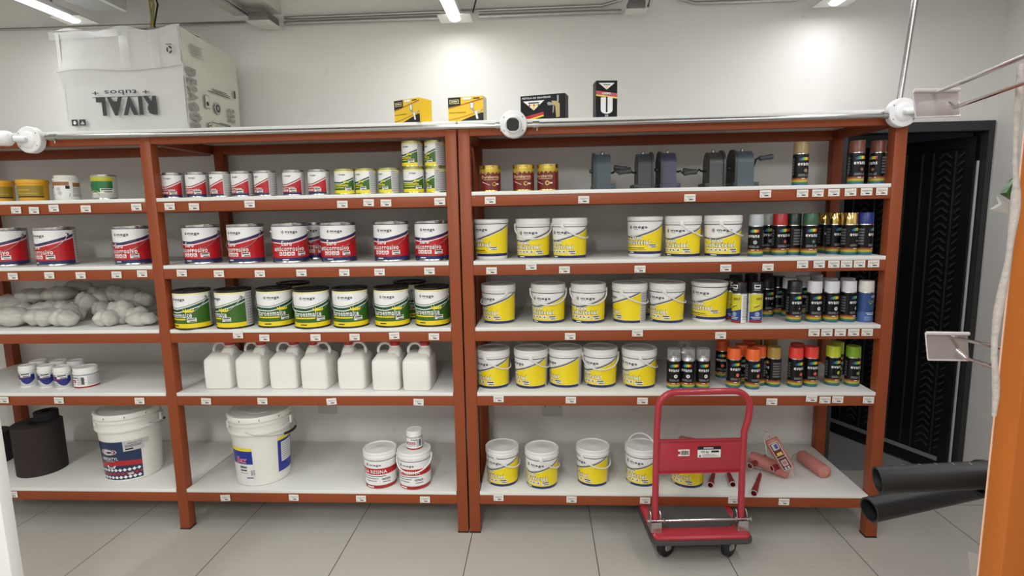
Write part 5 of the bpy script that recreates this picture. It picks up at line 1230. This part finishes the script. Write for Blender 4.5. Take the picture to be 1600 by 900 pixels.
# black hoses
HOSE = M('black_hose', (.012, .012, .013), .48, spec=.4, var=.3, scale=20, bump=.05)
def hose(a, b_, r, Ya, Yb, label):
    p, q = at(*a, Y=Ya), at(*b_, Y=Yb); root = tag(empty('black_pipe', tuple(p)), label, 'pipe', 'black plastic pipes on the gondola')
    d = q-p; L_ = d.length; T = Vector((0, 0, 1)).rotation_difference(d.normalized()).to_matrix().to_4x4()
    b = B(); b.lathe([(r*.86, .0), (r, .0), (r, L_), (r*.86, L_), (r*.86, 0)], HOSE, 40, T=T, cap0=False, cap1=False)
    b.build('pipe_wall', root)
    b = B()
    for k in range(5):
        z = .05+k*.028; a0 = -2.2+.12*k
        for s_ in range(5):
            a1 = a0+s_*.07; b.box(-.0012, .0012, -.0004, .0004, -.0007, .0007, M('mark_grey', (.20, .20, .20), .6), T=T @ Matrix.Rotation(a1, 4, 'Z') @ Matrix.Translation((0, -(r+.0003), z)))
    b.build('pipe_print', root, smooth=0)
    return root, T, L_
hose((1371, 750), (1560, 741), .0262, -1.47, -1.50, 'upper black plastic pipe with open end pointing left')
rt2, T_, L_ = hose((1358, 797), (1560, 752), .0255, -1.43, -1.37, 'lower black plastic pipe with open end pointing left')
p = at(1531, 748, Y=-1.49); b = B(); b.lathe([(.027, 0), (.036, .002), (.036, .012), (.027, .014)], HOSE, 32, T=Matrix.Translation(p) @ Matrix.Rotation(PI/2, 4, 'Y'), cap0=False, cap1=False)
tag(b.build('pipe_collar'), 'black collar around the upper pipe beside the orange panel', 'collar')
# hanging strap of fabric
b = B(); pts = [at(x, y, Y=-1.815) for x, y in ((1596, 100), (1593, 150), (1588, 200), (1586, 250), (1588, 290), (1586, 330), (1580, 370), (1575, 410), (1567, 450), (1559, 490), (1554, 530), (1553, 560), (1556, 590), (1556, 620), (1553, 650))]
sm = []
for i in range(len(pts)-1):
    for k in range(3): sm.append(pts[i].lerp(pts[i+1], k/3))
sm.append(pts[-1]); rs = [.0034+.0009*math.sin(i*.55)+(.0009 if 12 < i < 34 else 0) for i in range(len(sm))]
b.tube(sm, rs, M('hanging_cord_fabric', (.48, .42, .39), .8, var=.45, scale=120, bump=.6), 12); tag(b.build('hanging_cord'), 'pale frayed cord hanging down in front of the orange panel', 'cord')
# green packet in clear bag
c = at(1590, 310, Y=-1.62)
root = tag(empty('green_packet', tuple(c)), 'green packet in a clear bag at the right edge above the orange panel', 'packet')
def pk(x, y, Y=-1.62): return Vector(at(x, y, Y=Y))-c
b = B(); outl = [(1562, 303), (1574, 284), (1590, 270), (1608, 262), (1612, 330), (1590, 320), (1574, 310)]
b.loft([[pk(x, y, -1.632) for x, y in outl], [pk(1588+(x-1588)*.6, 298+(y-298)*.6, -1.655) for x, y in outl]], M('packet_green', (.03, .20, .04), .2, spec=.8, var=.6, scale=40, bump=.8)); b.loft([[pk(x, y, -1.632) for x, y in outl], [pk(1588+(x-1588)*.6, 298+(y-298)*.6, -1.61) for x, y in outl]], M('packet_green')); b.build('green_pouch', root)
b = B(); outl = [(1556, 306), (1574, 316), (1592, 322), (1612, 330), (1612, 342), (1586, 336), (1566, 332), (1546, 327), (1560, 318)]
b.loft([[pk(x, y, -1.633) for x, y in outl], [pk(1588+(x-1588)*.8, 322+(y-322)*.7, -1.638) for x, y in outl]], M('clear_bag', (.75, .77, .75), .15, alpha=.45, spec=.8, bump=.8, scale=50)); b.build('bag_seam', root)
# scrap of clear sheet at the foot of the gondola
b = B(); q = [at(x, y, Y=Y_) for x, y, Y_ in ((1512, 861, -1.20), (1545, 872, -1.22), (1545, 930, -1.25), (1519, 925, -1.25))]
b.loft([q, [p+Vector((0, .002, 0)) for p in q]], M('clear_sheet', (.42, .40, .38), .2, alpha=.55)); tag(b.build('plastic_sheet', smooth=0), 'small scrap of clear plastic sheet low beside the orange panel', 'plastic sheet')
# white display panel, lower left foreground
b = B(); b.box(-1.62, -1.316, -1.02, -.98, 0, 1.25, M('white_panel', (.74, .73, .72), .5, var=.05), bev=.003)
tag(b.build('display_stand'), 'white display panel edge in the lower left corner of the photo', 'display panel')
